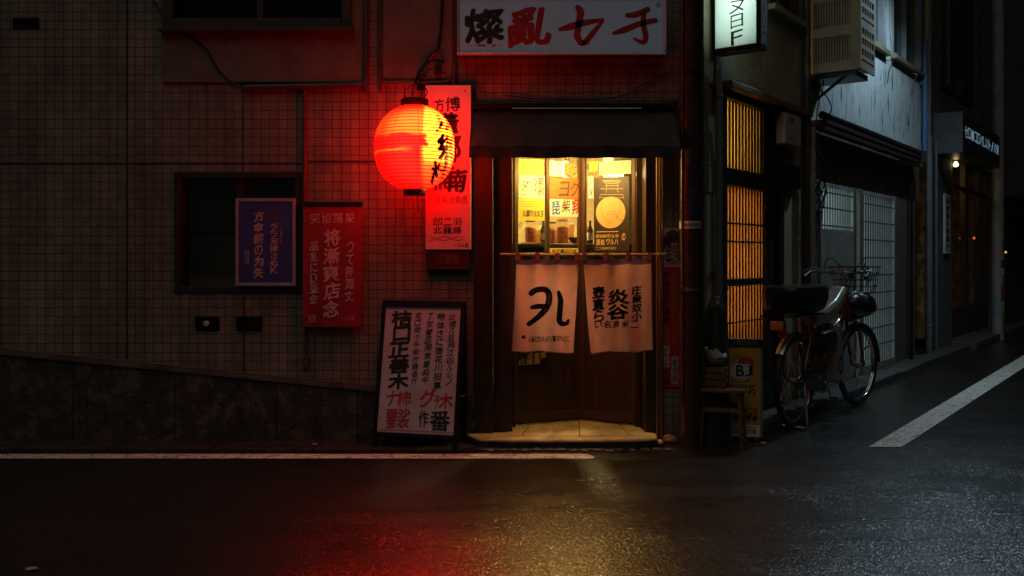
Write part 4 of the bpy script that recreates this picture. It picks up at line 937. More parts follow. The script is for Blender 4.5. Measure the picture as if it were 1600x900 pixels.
# ------------------------------------------------------------------ narrow red poster behind the pole
o_ = -.012; u0, u1, z0, z1 = F.rect(1033, 356, 1066, 605, o_)
np_ = Thing('vertical_poster', 'narrow red poster with a purple roundel, half hidden by the brown pole', 'poster', F, ((u0+u1)/2, -.002, z0))
zs_ = F.z(1050, 418, o_)
np_.part('sheet', MB().box(u0, u1, o_, -.002, z0, zs_), mat('red_sheet', (.60,.025,.04), .55, var=.2))
np_.part('top_sheet', MB().box(u0, u1, o_-.001, -.002, zs_+.001, z1), mat('pink_sheet', (.62,.40,.42), .55, var=.15))
y_ = o_-.003; g = MB(); c_ = F.hit(1051, 386, y_); g.disc(c_, .075, .128, y_, 36); rd_ = np_.part('roundel', g, mat('purple_roundel', (.06,.02,.08), .5, var=.4, vs=30))
g = MB(); g.glyph('佐', *R4(1037,384,1047,404,y_), y_-.001, .01); g.glyph('藤', *R4(1047,378,1061,412,y_), y_-.001, .01); np_.part('lettering', g, M_pinklet)
g = MB(); col(g, '夕地対計自衣', 1036, 424, 1046, 508, y_, bold=.02); np_.part('lettering', g, M_ink)
g = MB(); col(g, '今杏', 1038, 510, 1046, 532, y_, bold=.0); col(g, '石回加合弘大た', 1050, 424, 1058, 540, y_, bold=.0); np_.part('lettering', g, mat('dim_gold_print', (.42,.25,.14), .6))
g = MB(); g.quad(*R4(1034,540,1046,574,y_), y_); g.quad(*R4(1049,557,1060,600,y_), y_); np_.part('label_strip', g, M_pinklet)
g = MB(); col(g, '災止', 1036, 543, 1044, 572, y_-.001, bold=.01); col(g, '去大術', 1050, 560, 1058, 598, y_-.001, bold=.01); col(g, '肉酒', 1036, 576, 1046, 603, y_-.001, bold=.0); np_.part('lettering', g, M_ink)

# ------------------------------------------------------------------ utility pole
PX, PYW = F.u(1079.5, -.16), -.16; PR = 16.8*(D+PYW)/FPX
up = Thing('utility_pole', 'dark brown utility pole at the corner of the tiled house', 'pole', F, (PX, PYW, 0))
up.part('shaft', MB().lathe([(PR*1.04, .0), (PR*1.03, 1.5), (PR, 3.2), (PR*.94, 8.5), (0, 8.5)], (PX, PYW, 0), 32), M_pole, smooth=True)
def pz_(py): return F.z(1079, py, PYW-PR)
def band(z0, z1, e=.003): return MB().lathe([(PR*1.02, z0), (PR*1.02+e, z0), (PR*1.02+e, z1), (PR*1.02, z1)], (PX, PYW, 0), 32)
b_ = up.part('label_band', band(pz_(357), pz_(345)), mat('band_white', (.5,.46,.42), .5, var=.15), smooth=True)
def on_pole(mb, e=.006):
    for i, p in enumerate(mb.v):
        an = (p[0]-PX)/(PR+e); mb.v[i] = (PX+(PR*1.03+e)*math.sin(an), PYW-(PR*1.03+e)*math.cos(an), p[2])
    return mb
def prow(chars, x0, y0, x1_, y1, b=.0):
    mb = MB(); k = (D+PYW-PR)/FPX; z0, z1 = pz_(y1), pz_(y0); mb.row(chars, PX+(x0-1079.5)*k*1.1, PX+(x1_-1079.5)*k*1.1, z0, z1, 0, b, wob=0); return on_pole(mb)
up.part('lettering', prow('100806085', 1066, 348.5, 1092, 353.5), M_ink, b_)
up.part('clamp', band(pz_(455), pz_(449.5), .004).box(PX-PR-.01, PX-PR*.75, PYW-PR*.8, PYW-PR*.3, pz_(456), pz_(448)), M_steel, smooth=True)
up.part('clamp', band(pz_(113), pz_(109), .004).box(PX+.01, PX+.035, PYW-PR-.02, PYW-PR+.01, pz_(114), pz_(108)), M_blackm, smooth=True)
pn = MB(); k = (D+PYW-PR)/FPX; nxx = 10; vs = []
for j in range(2):
    for i in range(nxx+1): vs.append((PX+(1071+i*2.6-1079.5)*k, 0, pz_((343, 262)[j])))
pn.add(vs, [(i, i+1, nxx+2+i, nxx+1+i) for i in range(nxx)]); on_pole(pn, .003)
nb = up.part('notice', pn, mat('navy_notice', (.02,.025,.06), .45, var=.3), smooth=True)
up.part('lettering', prow('自印', 1078, 294, 1090, 303, .01), mat('dim_blue_print', (.12,.14,.24), .6), nb)
for i, (dx, r_) in enumerate(((-PR*.92, .009), (PR*.95, .012))):
    up.part('conduit', MB().bar((PX+dx, PYW-PR*.62, .3), (PX+dx, PYW-PR*.62, 8), r_, 8), mat('red_brown_pipe') if i == 0 else M_pole, smooth=True)
# stones at the foot of the pole
M_rock = mat('ochre_stone', (.42,.22,.08), .6, var=.4, vs=12, bump=.5, bs=20)
def blob(c, r, sc, seed):
    import random as rr; q = rr.Random(seed); mb = MB(); n, m = 14, 9; vs = []; ph = [q.uniform(0, 6) for _ in range(6)]
    for j in range(m+1):
        th = math.pi*j/m
        for i in range(n):
            p = 2*math.pi*i/n; k = 1 + .12*math.sin(2*p+ph[0]) + .09*math.sin(3*p+ph[1]+th*2) + .07*math.cos(2*th+ph[2])
            vs.append((c[0]+r*k*sc[0]*math.sin(th)*math.cos(p), c[1]+r*k*sc[1]*math.sin(th)*math.sin(p), c[2]+r*k*sc[2]*math.cos(th)))
    fs = [(j*n+i, (j+1)*n+i, (j+1)*n+(i+1)%n, j*n+(i+1)%n) for j in range(m) for i in range(n)]
    return mb.add(vs, fs)
for (px, py, r_, lb) in ((1046, 686, .042, 'larger ochre stone lying against the foot of the brown pole'), (1031, 690, .03, 'smaller ochre stone beside the end of the doorstep')):
    gx, gy_ = G(px, py+6); single('stone', lb, 'stone', F, (gx, gy_, 0), blob((gx, gy_, r_*.62), r_, (1.25, 1, .72), px), M_rock, smooth=True, group='stones at the pole')

# ------------------------------------------------------------------ corner house of the side street
CB = Thing('corner_building', 'beige mortar house with an orange lit lattice door on the side street', 'building', S, (0, 0, 0))
ue = S.u(1256); LT = (S.u(1128), S.u(1224), .0, S.z(1128, 139))
UWs = (S.u(1203), S.u(1245), S.z(1203, 8), S.z(1203, 8)+1.0)
CB.part('wall', MB().wall(.02, ue, 0, 6, 0, .22, [LT, UWs]).add([(.02,0,0),(.02,.5,0),(.02,.5,6),(.02,0,6)], [(3,2,1,0)]), M_beige)
CB.part('roof_slab', MB().box(.02, ue, .001, 3.5, 6, 6.15), M_stucco)
CB.part('wall_back', MB().box(.25, ue, .9, 1.0, 0, 6), M_beige)
wn = CB.part('window', MB().box(UWs[0], UWs[0]+.04, -.02, .1, UWs[2], UWs[3]).box(UWs[1]-.04, UWs[1], -.02, .1, UWs[2], UWs[3]).box(UWs[0]+.04, UWs[1]-.04, -.02, .1, UWs[2], UWs[2]+.05), mat('brown_sash'))
CB.part('pane', MB().box(UWs[0]+.04, UWs[1]-.04, .05, .056, UWs[2]+.05, UWs[3]), M_dglass, wn)
CB.part('sill', MB().box(UWs[0]-.06, UWs[1]+.08, -.07, -.003, UWs[2]-.05, UWs[2]-.004), M_beige, wn)
lt = MB(); zt_ = LT[3]
lt.box(LT[0]-.03, S.u(1254), -.10, -.002, zt_+.004, zt_+.055)
CB.part('lintel', lt, mat('lintel_wood', (.20,.11,.05), .55, var=.3), bevel=.006)
LAT_A, LAT_B = 14, 17
a0, a1 = LT[0], LT[1]; uL, uR = S.u(1134), S.u(1201); uR2 = S.u(1217)
zA, zB, zC, zD, zE = S.z(1137,152), S.z(1137,262), S.z(1134,288), S.z(1134,437), S.z(1134,448)
f = MB()
f.box(a0, uL, -.01, .12, 0, zt_).box(uR2+.004, a1, -.01, .12, 0, zt_).box(uL, uR2+.004, -.008, .12, zA, zt_).box(uL, uR2+.004, -.012, .11, zC, zB)
dfm = CB.part('door_frame', f, M_black, bevel=.004)
sl = MB(); n = 17
for i in range(n):
    x_ = uL + .012 + (uR2-uL-.02)*(i+.5)/n; sl.box(x_-.010, x_+.010, .038, .052, zB, zA)
CB.part('transom_slats', sl, M_wood)
M_shoji_u = mat('lit_paper_upper', (.82,.74,.42), .8, var=.12, vs=4, trans=.75); M_shoji = mat('lit_paper_lower', (.74,.55,.33), .8, var=.18, vs=3, trans=.75)
CB.part('lit_transom', MB().box(uL, uL+(uR2-uL)*.78, .06, .07, zB, zA), M_shoji_u)
CB.part('transom_board', MB().box(uL+(uR2-uL)*.78+.002, uR2, .055, .07, zB, zA), mat('dim_board', (.18,.10,.04), .7))
sd = Thing('x', None, None, S, (a0, .05, 0)); sd.o.name = 'sliding_door'; sd.o.parent = CB.o; sd.o.location = (a0, .05, 0); sd.o.rotation_euler = (0, 0, 0)
if 'category' in sd.o: del sd.o['category']
f = MB(); f.box(uR, uR2+.002, .02, .07, .05, zC).box(uL, uR, .018, .07, zE, zD).box(uL, uR, .018, .07, .05, .30).box(uL-.001, uL+.018, .018, .07, .30, zC)
sd.part('door_rail', f, M_black, bevel=.003)
sl = MB(); n = 14
for i in range(n+1):
    x_ = uL + (uR-uL)*i/n; sl.box(x_-.006, x_+.006, .042, .053, zD, zC).box(x_-.006, x_+.006, .042, .053, .30, zE)
for py in (348, 377): z_ = S.z(1134, py, .03); sl.box(uL, uR, .030, .0415, z_-.007, z_+.007)
z_ = S.z(1134, 506, .03); sl.box(uL, uR, .030, .0415, z_-.006, z_+.006)
sd.part('lattice', sl, M_wood)
sd.part('lit_paper', MB().box(uL, uR, .0555, .064, .30, zC), M_shoji)
sd.part('handle', MB().box(uL+.03, uL+.06, .005, .018, zE-.03, zE+.02), mat('brass_pipe'), bevel=.004)
for (uu, yy, zz, pw) in ((uL+.25, .50, (zA+zB)/2+.05, LAT_A), ((uL+uR)/2, .72, 1.30, LAT_B)):
    hl = Thing('room_lamp', 'x', 'lamp', S, (uu, yy, zz)); hl.o.parent = CB.o; hl.o.location = (uu, yy, zz); hl.o.rotation_euler = (0, 0, 0)
    for k in ('label', 'category'): del hl.o[k]
    l_ = light('lamp_light', 'POINT', (0,0,0), pw, (1, .57, .19), .06); l_.parent = hl.o
CB.part('threshold', MB().box(a0, a1, -.06, .2, .001, .05), M_kerb, bevel=.008)
# pipe, notice and boxes on that wall
up_ = S.u(1123, -.05)
single('drain_pipe', 'grey downpipe beside the orange lattice door', 'pipe', S, (up_, -.05, .02), MB().tube([(up_, -.05, .02), (up_, -.05, S.z(1123,155)), (up_-.01, -.03, S.z(1123,140)), (up_-.03, .0, S.z(1123,134))], .026, 12, smooth=4).ring((up_, -.05, S.z(1123,155)), .028, .008, 'z').box(up_-.035, up_+.05, -.06, -.001, S.z(1123,426), S.z(1123,420)), mat('grey_pipe', (.16,.17,.18), .45, var=.25), smooth=True)
u0, u1, z0, z1 = S.rect(1098, 205, 1117, 300, -.006)
nt_ = Thing('paper_notice', 'pale notice sheet with small print on the beige wall by the pole', 'notice', S, ((u0+u1)/2, -.002, z0))
nt_.part('sheet', MB().box(u0, u1, -.006, -.002, z0, z1), mat('old_notice', (.30,.27,.22), .7, var=.2))
g = MB()
for i in range(9): g.row('ニロ日川ミ三', u0+.01, u1-.01, z1-.04-i*.045, z1-.02-i*.045, -.0075, .0, wob=0)
nt_.part('lettering', g, mat('faded_print', (.12,.11,.10), .7))
dB = .09; u0 = S.u(1229, -dB); u1 = S.u(1250, -dB); ua = S.u(1222, -.01)
ub = u0
mbx = Thing('meter_box', 'pinkish white electric box on the beige wall beside the lattice door', 'electric box', S, (S.u(1237), -.001, S.z(1235,227)))
u0, u1, z0, z1 = S.u(1227,-dB), S.u(1252,-dB), S.z(1237,227,-dB), S.z(1237,178,-dB)
mbx.part('case', MB().box(u0, u1, -dB, -.002, z0, z1), mat('pink_white_paint', (.55,.42,.36), .5, var=.15), bevel=.008)
mbx.part('lettering', MB().row('MR', S.u(1233,-dB), S.u(1241,-dB), z1-.075, z1-.035, -dB-.0012, 0, wob=0).row('GTO', S.u(1232,-dB), S.u(1242,-dB), z0+.035, z0+.07, -dB-.0012, 0, wob=0), M_ink)
mbx.part('hinge', MB().box(u1+.001, u1+.02, -dB+.02, -.01, z0+.03, z0+.07).box(u1+.001, u1+.02, -dB+.02, -.01, z1-.07, z1-.03), M_blackm)
u0, u1, z0, z1 = S.rect(1229, 258, 1252, 294, -.07)
bx_ = Thing('junction_box', 'small black box below the pinkish electric box', 'electric box', S, ((u0+u1)/2, -.001, z0))
bx_.part('case', MB().box(u0, u1, -.07, -.002, z0, z1), M_black, bevel=.006); bx_.part('cover', MB().box(u0+.03, u1-.03, -.076, -.0705, z0+.03, z1-.03), M_blackm, bevel=.003)
# projecting lightbox
us = .16; nI = S.off(1113, us); nO = S.off(1187, us); 
zb_ = S.zu(1115, 84, us); ut = S.u(1199, nO); zt2 = zb_ + 1.25
PS = Thing('projecting_sign', 'lit white projecting sign with black characters at the building corner', 'sign', S, (us+.06, nI, zb_))
t = .03
ye = nO; yi = nI
f = MB(); f.box(us, ut, ye, ye+.028, zb_, zt2).box(us, ut, yi-.02, yi, zb_, zt2).box(us, ut, ye+.028, yi-.02, zb_-.001, zb_+.035).box(us, ut, ye+.028, yi-.02, zt2-.035, zt2)
PS.part('case', f, M_blackm, bevel=.004)
PS.part('lit_panel', MB().box(us+.006, us+.016, ye+.028, yi-.02, zb_+.035, zt2-.035), mat('lit_white_panel', (.80,.86,.82), .5, var=0, trans=.65))
PS.part('back_panel', MB().box(ut-.016, ut-.006, ye+.028, yi-.02, zb_+.035, zt2-.035), mat('lit_white_panel'))
for dz in (.36, .86):
    l_ = light('tube_light', 'POINT', (0,0,0), 17, (.82,1.0,.92), .05); l_.location = ((ut-us)/2-.06, ((ye+yi)/2 - nI), dz); l_.parent = PS.o
PS.part('edge_panel', MB().box(us+.02, ut-.02, ye-.004, ye-.0005, zb_+.03, zt2-.03), mat('edge_blue', (.25,.32,.36), .5, var=.15))
def faceX(mb, x):                                 # letters laid in (x, z) are turned onto the face that looks back along the street
    for i, p in enumerate(mb.v): mb.v[i] = (x, -p[0], p[2])
    return mb
g = MB(); wI = -(yi-.02); wO = -(ye+.028); cW = (wI+wO)/2 + .01; wd = (wO-wI)*.36
def zf(py): return S.zu(1146, py, us)
g.glyph('ヌ', cW-wd/2, cW+wd/2, zf(21), zf(1), 0, .0, .05, .0); g.glyph('日', cW-wd*.42, cW+wd*.42, zf(44), zf(23), 0, .0, 0, .02); g.glyph('F', cW-wd*.40, cW+wd*.40, zf(70), zf(48), 0, .0, 0, .02)
g.glyph('ナ', cW-wd/2, cW+wd/2, zf(-4), zf(-26), 0, .0, 0, .0)
PS.part('lettering', faceX(g, us+.004), M_ink)
g = MB(); 
for ch, (y0, y1_) in zip('又リつ', ((-5,19),(22,44),(48,70))):
    m_ = (us+ut)/2; g.glyph(ch, m_-.035, m_+.035, S.z(1192,y1_,ye), S.z(1192,y0,ye), ye-.0055, .0)
PS.part('lettering', g, M_ink)
PS.part('mount', MB().box(us+.02, us+.06, yi, -.002, zb_+.02, zb_+.06).box(us+.02, us+.06, yi, -.002, zt2-.1, zt2-.06), M_steel)
single('cable', 'black cable dropping from the projecting sign to the downpipe', 'cable', S, (us, -.02, zb_), MB().tube([(us+.02, -.03, zb_+.02), (us+.0, -.03, zb_-.25), (us+.06, -.03, zb_-.5), (us+.1, -.02, zb_-.95), (us+.12, -.02, zb_-1.9)], .008, 6, smooth=6), M_cable, smooth=True)

# ------------------------------------------------------------------ stucco shop
uA, uB = S.u(1260), S.u(1455); zEv = S.z(1287, 178, -.12)
SH = Thing('stucco_shop', 'grey stucco house with white latticed sliding doors under a dark eave', 'building', S, (uA, 0, 0))
W1 = (S.u(1393), S.u(1437), S.z(1393, 85), S.z(1393, 85)+1.35); W2 = (S.u(1352), S.u(1381), S.z(1352, 60), S.z(1352, 60)+1.3)
M_grey = mat('grey_stucco', (.42,.47,.48), .75, var=.2, vs=3, bump=.7, bs=70, c2=(.03,.03,.03), c2s=2.6, c2t=(.555,.59), stretch=(5.5,5.5,.8))
SH.part('wall', MB().wall(uA, uB, zEv-.05, 6.2, 0, .2, [W1, W2]).add([(uA,0,zEv-.05),(uA,.4,zEv-.05),(uA,.4,6.2),(uA,0,6.2)], [(3,2,1,0)]), M_grey)
SH.part('roof_slab', MB().box(uA, uB, .001, 4, 6.2, 6.35), M_stucco)
for w in (W1, W2):
    f = MB(); t = .04; f.box(w[0], w[0]+t, -.02, .1, w[2], w[3]).box(w[1]-t, w[1], -.02, .1, w[2], w[3]).box(w[0]+t, w[1]-t, -.02, .1, w[2], w[2]+t).box((w[0]+w[1])/2-.02, (w[0]+w[1])/2+.02, .0, .1, w[2]+t, w[3])
    wo = SH.part('window', f, mat('grey_sash', (.20,.22,.23), .45, var=.2), bevel=.003)
    SH.part('pane', MB().box(w[0]+t, w[1]-t, .055, .062, w[2]+t, w[3]), mat('teal_glass', (.03,.045,.05), .12, var=.2), wo)
    SH.part('sill', MB().box(w[0]-.05, w[1]+.05, -.07, -.003, w[2]-.06, w[2]-.003), mat('olive_sill', (.16,.13,.07), .55, var=.3), wo, bevel=.005)
# eave
ev = MB(); ue0, ue1 = S.u(1283,-.12), S.u(1436,-.12)
ev.box(ue0, ue1, -.16, -.002, zEv-.10, zEv-.06).box(ue0, ue1, -.15, -.13, zEv-.16, zEv-.10)
SH.part('eave', ev, M_wood, bevel=.006)
SH.part('eave_rail', MB().tube([(ue0, -.13, zEv-.02), (ue1-.05, -.13, zEv-.02), (ue1, -.11, zEv-.05)], .038, 10), M_blackm, smooth=True)
def z1283(py, off=0): return S.z(1283, py, off)
zF = S.z(1283, 282)
SH.part('fascia_board', MB().box(uA, S.u(1440), .03, .1, zF, zEv-.05), mat('old_board', (.075,.055,.04), .7, var=.5, vs=8, bump=.4, bs=25, c2=(.16,.12,.08), c2s=7))
pb = MB()
for i in range(8):
    x_ = S.u(1318) + i*.22; pb.lathe([(.0,.01),(.085,.012),(.09,.0)], (x_, .03, zF+.22), 20, 'y')
SH.part('fan_relief', pb, mat('old_board'), smooth=True)
dU0, dU1, dU2, dU3 = S.u(1279), S.u(1337), S.u(1344), S.u(1399)
for (q0, q1, y0_) in ((uA, dU0-.001, .0), (dU0, dU0+.05, -.01), (dU1-.05, dU1+.02, -.005), (dU2-.02, dU2+.06, -.01), (dU3-.02, dU3+.06, -.01), (dU3+.062, S.u(1432), .02)):
    SH.part('door_post', MB().box(q0, q1, y0_, .09, 0, zF), mat('weathered_wood', (.10,.085,.07), .6, var=.4, vs=8, stretch=(8,8,.7)), bevel=.004)
SH.part('dark_passage', MB().box(S.u(1433), S.u(1441), .12, .2, 0, zEv), M_black)
# sliding doors with lit frosted glass
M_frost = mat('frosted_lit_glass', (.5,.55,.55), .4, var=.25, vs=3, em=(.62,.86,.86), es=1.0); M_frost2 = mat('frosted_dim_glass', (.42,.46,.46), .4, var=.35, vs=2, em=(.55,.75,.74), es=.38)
def slide(u0, u1, z0, z1, nv, hz, m, label):
    d = Thing('x', None, None, S, (u0, .04, 0)); d.o.name = 'sliding_door'; d.o.parent = SH.o; d.o.location = (u0-uA, .04, 0); d.o.rotation_euler = (0,0,0); d.o['label'] = label
    if 'category' in d.o: del d.o['category']
    f = MB(); f.box(u0, u0+.025, .0, .05, .08, zF-.01).box(u1-.025, u1, .0, .05, .08, zF-.01).box(u0+.025, u1-.025, .0, .05, z1, zF-.01).box(u0+.025, u1-.025, .0, .05, .08, max(.1, z0))
    d.part('stile_frame', f, mat('pale_wood', (.22,.22,.20), .6, var=.3), bevel=.003)
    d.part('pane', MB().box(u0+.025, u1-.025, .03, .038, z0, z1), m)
    g_ = MB()
    for i in range(1, nv):
        x_ = u0+.025+(u1-u0-.05)*i/nv; g_.box(x_-.007, x_+.007, .008, .028, z0, z1)
    for z_ in hz: g_.box(u0+.025, u1-.025, .004, .0075, z_-.008, z_+.008)
    d.part('lattice', g_, mat('grey_lattice', (.10,.11,.11), .5, var=.3))
zw0, zw1 = S.z(1285, 357), S.z(1285, 283)
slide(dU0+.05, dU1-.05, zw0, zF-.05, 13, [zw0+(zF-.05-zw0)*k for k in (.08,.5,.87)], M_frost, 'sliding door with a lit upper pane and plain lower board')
zq0, zq1 = S.z(1350, 586), S.z(1350, 296)
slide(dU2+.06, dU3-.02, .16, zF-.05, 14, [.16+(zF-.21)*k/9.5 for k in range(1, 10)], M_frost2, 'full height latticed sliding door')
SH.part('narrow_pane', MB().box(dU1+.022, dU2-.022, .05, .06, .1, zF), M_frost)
SH.part('lower_board', MB().box(dU0+.076, dU1-.076, .025, .0395, .14, zw0-.07), M_wood)
SH.part('threshold', MB().box(dU0, S.u(1436), -.05, .12, .001, .075), M_kerb, bevel=.01)
# AC cover
ua0 = S.u(1267, -.03); nAo = S.off(1345, ua0); zA0 = S.zu(1300, 112, ua0); uE = S.u(1367, nAo)
AC = Thing('air_conditioner_cover', 'boxy cream air conditioner guard with slotted faces on the stucco wall', 'air conditioner', S, ((ua0+uE)/2, -.03, zA0))
hA = 1.35
AC.part('case', MB().box(ua0+.02, uE-.02, nAo+.02, -.035, zA0+.03, zA0+hA), M_black)
f = MB(); Wn = abs(nAo+.03); cols = 14
def lx(a): return -.03 - Wn*a
f.box(ua0, ua0+.018, lx(1), lx(.80), zA0, zA0+hA).box(ua0, ua0+.018, lx(.05), lx(0), zA0, zA0+hA)
zrows = [zA0, zA0+.10]; hs = .30; gp = .10
z_ = zA0
for r_ in range(4):
    f.box(ua0, ua0+.018, lx(.80), lx(.05), z_, z_+.09); 
    for i in range(cols):
        a_ = .05 + .75*(i+.5)/cols; f.box(ua0+.002, ua0+.016, lx(a_+.014), lx(a_-.014), z_+.09, z_+.09+.24)
    z_ += .33
AC.part('slotted_face', f, mat('cream_paint', (.42,.36,.27), .55, var=.2, vs=5, c2=(.2,.16,.1), c2t=(.6,.8)))
f = MB(); du = (uE-ua0)
f.box(ua0+.019, ua0+.04, nAo, nAo+.018, zA0, zA0+hA).box(uE-.03, uE, nAo, nAo+.018, zA0, zA0+hA)
for r_ in range(14): z_ = zA0 + r_*hA/14; f.box(ua0+.04, uE-.03, nAo, nAo+.018, z_, z_+(.035 if r_ % 4 else .07))
for c_ in range(1, 5): x_ = ua0+.04+(du-.07)*c_/5; f.box(x_-.010, x_+.010, nAo+.002, nAo+.016, zA0+.07, zA0+hA)
AC.part('slotted_side', f, mat('cream_paint'))
AC.part('bracket', MB().box(ua0+.03, uE-.05, nAo+.05, -.002, zA0-.05, zA0-.002).bar((ua0+.05, nAo+.15, zA0-.04), (ua0+.05, -.005, zA0-.28), .015), M_blackm)
# pipes at the house joint, gas pipes
for i, (px, r_, z0, z1, m_, lb) in enumerate(((1261, .035, .05, 5.9, mat('dark_pipe', (.05,.05,.048), .5, var=.4), 'thick dark pipe in the joint beside the air conditioner guard'), (1271, .018, .05, 2.6, mat('pale_pipe', (.3,.3,.29), .45, var=.3), 'thin pale pipe beside the latticed shop doors'), (1445, .032, .9, 6.0, mat('blue_pipe', (.06,.13,.26), .4, var=.25), 'blue downpipe at the end of the grey stucco wall'))):
    u_ = S.u(px, -.06); z0_ = z0 if i != 2 else S.z(1445, 236, -.06)
    single('drain_pipe', lb, 'pipe', S, (u_, -.06, z0_), MB().bar((u_, -.06, z0_), (u_, -.06, z1), r_, 12).ring((u_, -.06, z0_+.9), r_+.002, .006, 'z', 20, 6).ring((u_, -.06, z0_+.12), r_+.002, .006, 'z', 20, 6).box(u_-r_-.015, u_+r_+.015, -.065, -.002, z0_+.88, z0_+.92), m_, smooth=True)
u_ = S.u(1450, -.10); single('pipe_guard', 'yellow guard strip beside the blue downpipe', 'guard', S, (u_, -.10, S.z(1450,62,-.1)), MB().box(u_-.022, u_+.022, -.105, -.095, S.z(1450,62,-.1), 6).box(u_-.022, u_-.016, -.095, -.05, S.z(1450,62,-.1), 6), mat('yellow_guard', (.55,.36,.05), .5, var=.2))
cb = MB()
for k in range(9):
    a_ = random.uniform(-.05,.12); z0 = random.uniform(2.0, 3.4); cb.tube([(uA+.02+a_, -.04, z0), (uA+.06+a_*.5, -.12-random.random()*.08, z0-.25), (uA+.02+a_, -.07, z0-.5), (uA+.10, -.05, z0-.8)], .006, 5, smooth=6)
single('cable_tangle', 'tangle of thin cables in the joint under the air conditioner guard', 'cables', S, (uA, -.05, 2.0), cb, M_cable, smooth=True)
u0, u1, z0, z1 = S.rect(1424, 233, 1440, 258, -.12)
gm = Thing('gas_meter', 'small pale meter box under the end of the eave', 'meter', S, ((u0+u1)/2, -.001, z0)); gm.part('case', MB().box(u0, u1, -.12, -.002, z0, z1), mat('meter_grey', (.42,.42,.40), .5, var=.2), bevel=.01); gm.part('dial', MB().lathe([(.0,.006),(.04,.005),(.045,.0)], ((u0+u1)/2, -.1205, (z0+z1)/2), 18, 'y'), M_black); gm.part('pipe', MB().bar(((u0+u1)/2, -.06, z0), ((u0+u1)/2, -.06, .05), .02, 8), M_blackm)
for (px, py) in ((1394, 96), (1432, 117)):
    u_, z_ = S.hit(px, py, -.09); single('wire_hook', 'small %s hook with a dangling wire under the window sill' % ('rusty' if px < 1400 else 'pale'), 'hook', S, (u_, -.09, z_), MB().ring((u_, -.09, z_), .02, .006, 'y', 14, 6).tube([(u_, -.09, z_-.02), (u_+.01, -.05, z_-.12), (u_+.02, -.03, z_-.25)], .006, 5).bar((u_, -.09, z_+.02), (u_, -.005, z_+.02), .005), mat('dark_red_string') if px < 1400 else M_steel)
# downpipes and clutter between the shops
for px, lb in ((1452, 'dark drain pipe between the two shops with a pale foot'), (1463, 'thin dark pipe beside the far shop door')):
    u_ = S.u(px, -.07); single('drain_pipe', lb, 'pipe', S, (u_, -.07, .05), MB().bar((u_, -.07, .05), (u_, -.07, 3.0), .04 if px == 1452 else .02, 10).ring((u_, -.07, .45), .04 if px == 1452 else .02, .008, 'z', 18, 6), mat('drain_grey', (.12,.12,.125), .4, var=.3), smooth=True)
u0, u1, z0, z1 = S.rect(1477, 303, 1485, 396, -.03); lb_ = Thing('strip_sign', 'narrow white strip sign beside the far shop entrance', 'sign', S, ((u0+u1)/2, -.002, z0)); lb_.part('board', MB().box(u0, u1, -.03, -.002, z0, z1), mat('strip_white', (.5,.48,.45), .5, var=.3)); g = MB(); g.column('御食事処営業中', (u0+u1)/2, (u1-u0)*.6, z1-.05, z0+.05, -.0315, bold=.02); lb_.part('lettering', g, M_ink)

# ------------------------------------------------------------------ far shop
uC, uD = S.u(1456), S.u(1560)
FS = Thing('far_shop', 'dark house with a lamp lit glass entrance under a lettered sign', 'building', S, (uC, 0, 0))
HO = (S.u(1488), S.u(1549), .12, S.z(1488, 246)); W3 = (S.u(1470), S.u(1519), S.z(1470, 135), S.z(1470, 135)+1.9)
M_dkwall = mat('dark_plaster', (.09,.09,.092), .8, var=.3, vs=4, bump=.5, bs=60)
FS.part('wall', MB().wall(uC, uD, 0, 6.5, 0, .18, [HO, W3]), M_dkwall)
FS.part('roof_slab', MB().box(uC, uD, .001, 4, 6.5, 6.65), M_stucco)
f = MB(); f.box(W3[0], W3[0]+.07, -.03, .1, W3[2], W3[3]).box(W3[1]-.07, W3[1], -.03, .1, W3[2], W3[3]).box(W3[0]+.07, W3[1]-.07, -.03, .1, W3[2], W3[2]+.07).box((W3[0]+W3[1])/2-.03, (W3[0]+W3[1])/2+.03, .0, .1, W3[2]+.07, W3[3])
wo = FS.part('window', f, M_black); FS.part('pane', MB().box(W3[0]+.07, W3[1]-.07, .05, .058, W3[2]+.07, W3[3]), M_dglass, wo)
rm = MB(); rm.add([(HO[0],.18,HO[2]),(HO[1],.18,HO[2]),(HO[1],1.1,HO[2]),(HO[0],1.1,HO[2]),(HO[0],.18,HO[3]),(HO[1],.18,HO[3]),(HO[1],1.1,HO[3]),(HO[0],1.1,HO[3])], [(0,1,2,3),(7,6,5,4),(2,6,7,3),(0,3,7,4),(1,5,6,2)])
FS.part('room', rm, mat('ochre_plaster', (.30,.20,.07), .8, var=.5, vs=6, c2=(.08,.05,.02), c2s=8, c2t=(.48,.6)))
f = MB(); wH = HO[1]-HO[0]
for k in (0, .36, .42, .72, .97): f.box(HO[0]+wH*k, HO[0]+wH*k+.07, .04, .12, HO[2], HO[3])
f.box(HO[0]+.07, HO[1]-.03, .045, .115, HO[2], HO[2]+.45).box(HO[0]+.07, HO[1]-.03, .045, .115, HO[3]-.42, HO[3]-.38)
FS.part('door_frame', f, M_wood)
FS.part('pane', MB().box(HO[0]+.07, HO[1]-.03, .075, .081, HO[2]+.45, HO[3]), M_glass)
FS.part('step', MB().box(HO[0]-.1, HO[1]+.1, -.35, -.002, .001, .11), M_kerb, bevel=.01)
ux, zx = S.hit(1493.5, 257, -.05)
bl_ = Thing('wall_lamp', 'small warm bulb glowing in the far shop entrance', 'lamp', S, (ux, -.05, zx)); bl_.part('bulb', MB().lathe([(.0,-.04),(.032,-.03),(.04,0),(.022,.04),(.0,.05)], (ux, -.05, zx), 18), mat('far_bulb', (1,.9,.6), .5, var=0, em=(1,.78,.35), es=3.0), smooth=True); bl_.part('arm', MB().bar((ux, -.05, zx+.06), (ux, .06, zx+.1), .012), M_blackm)
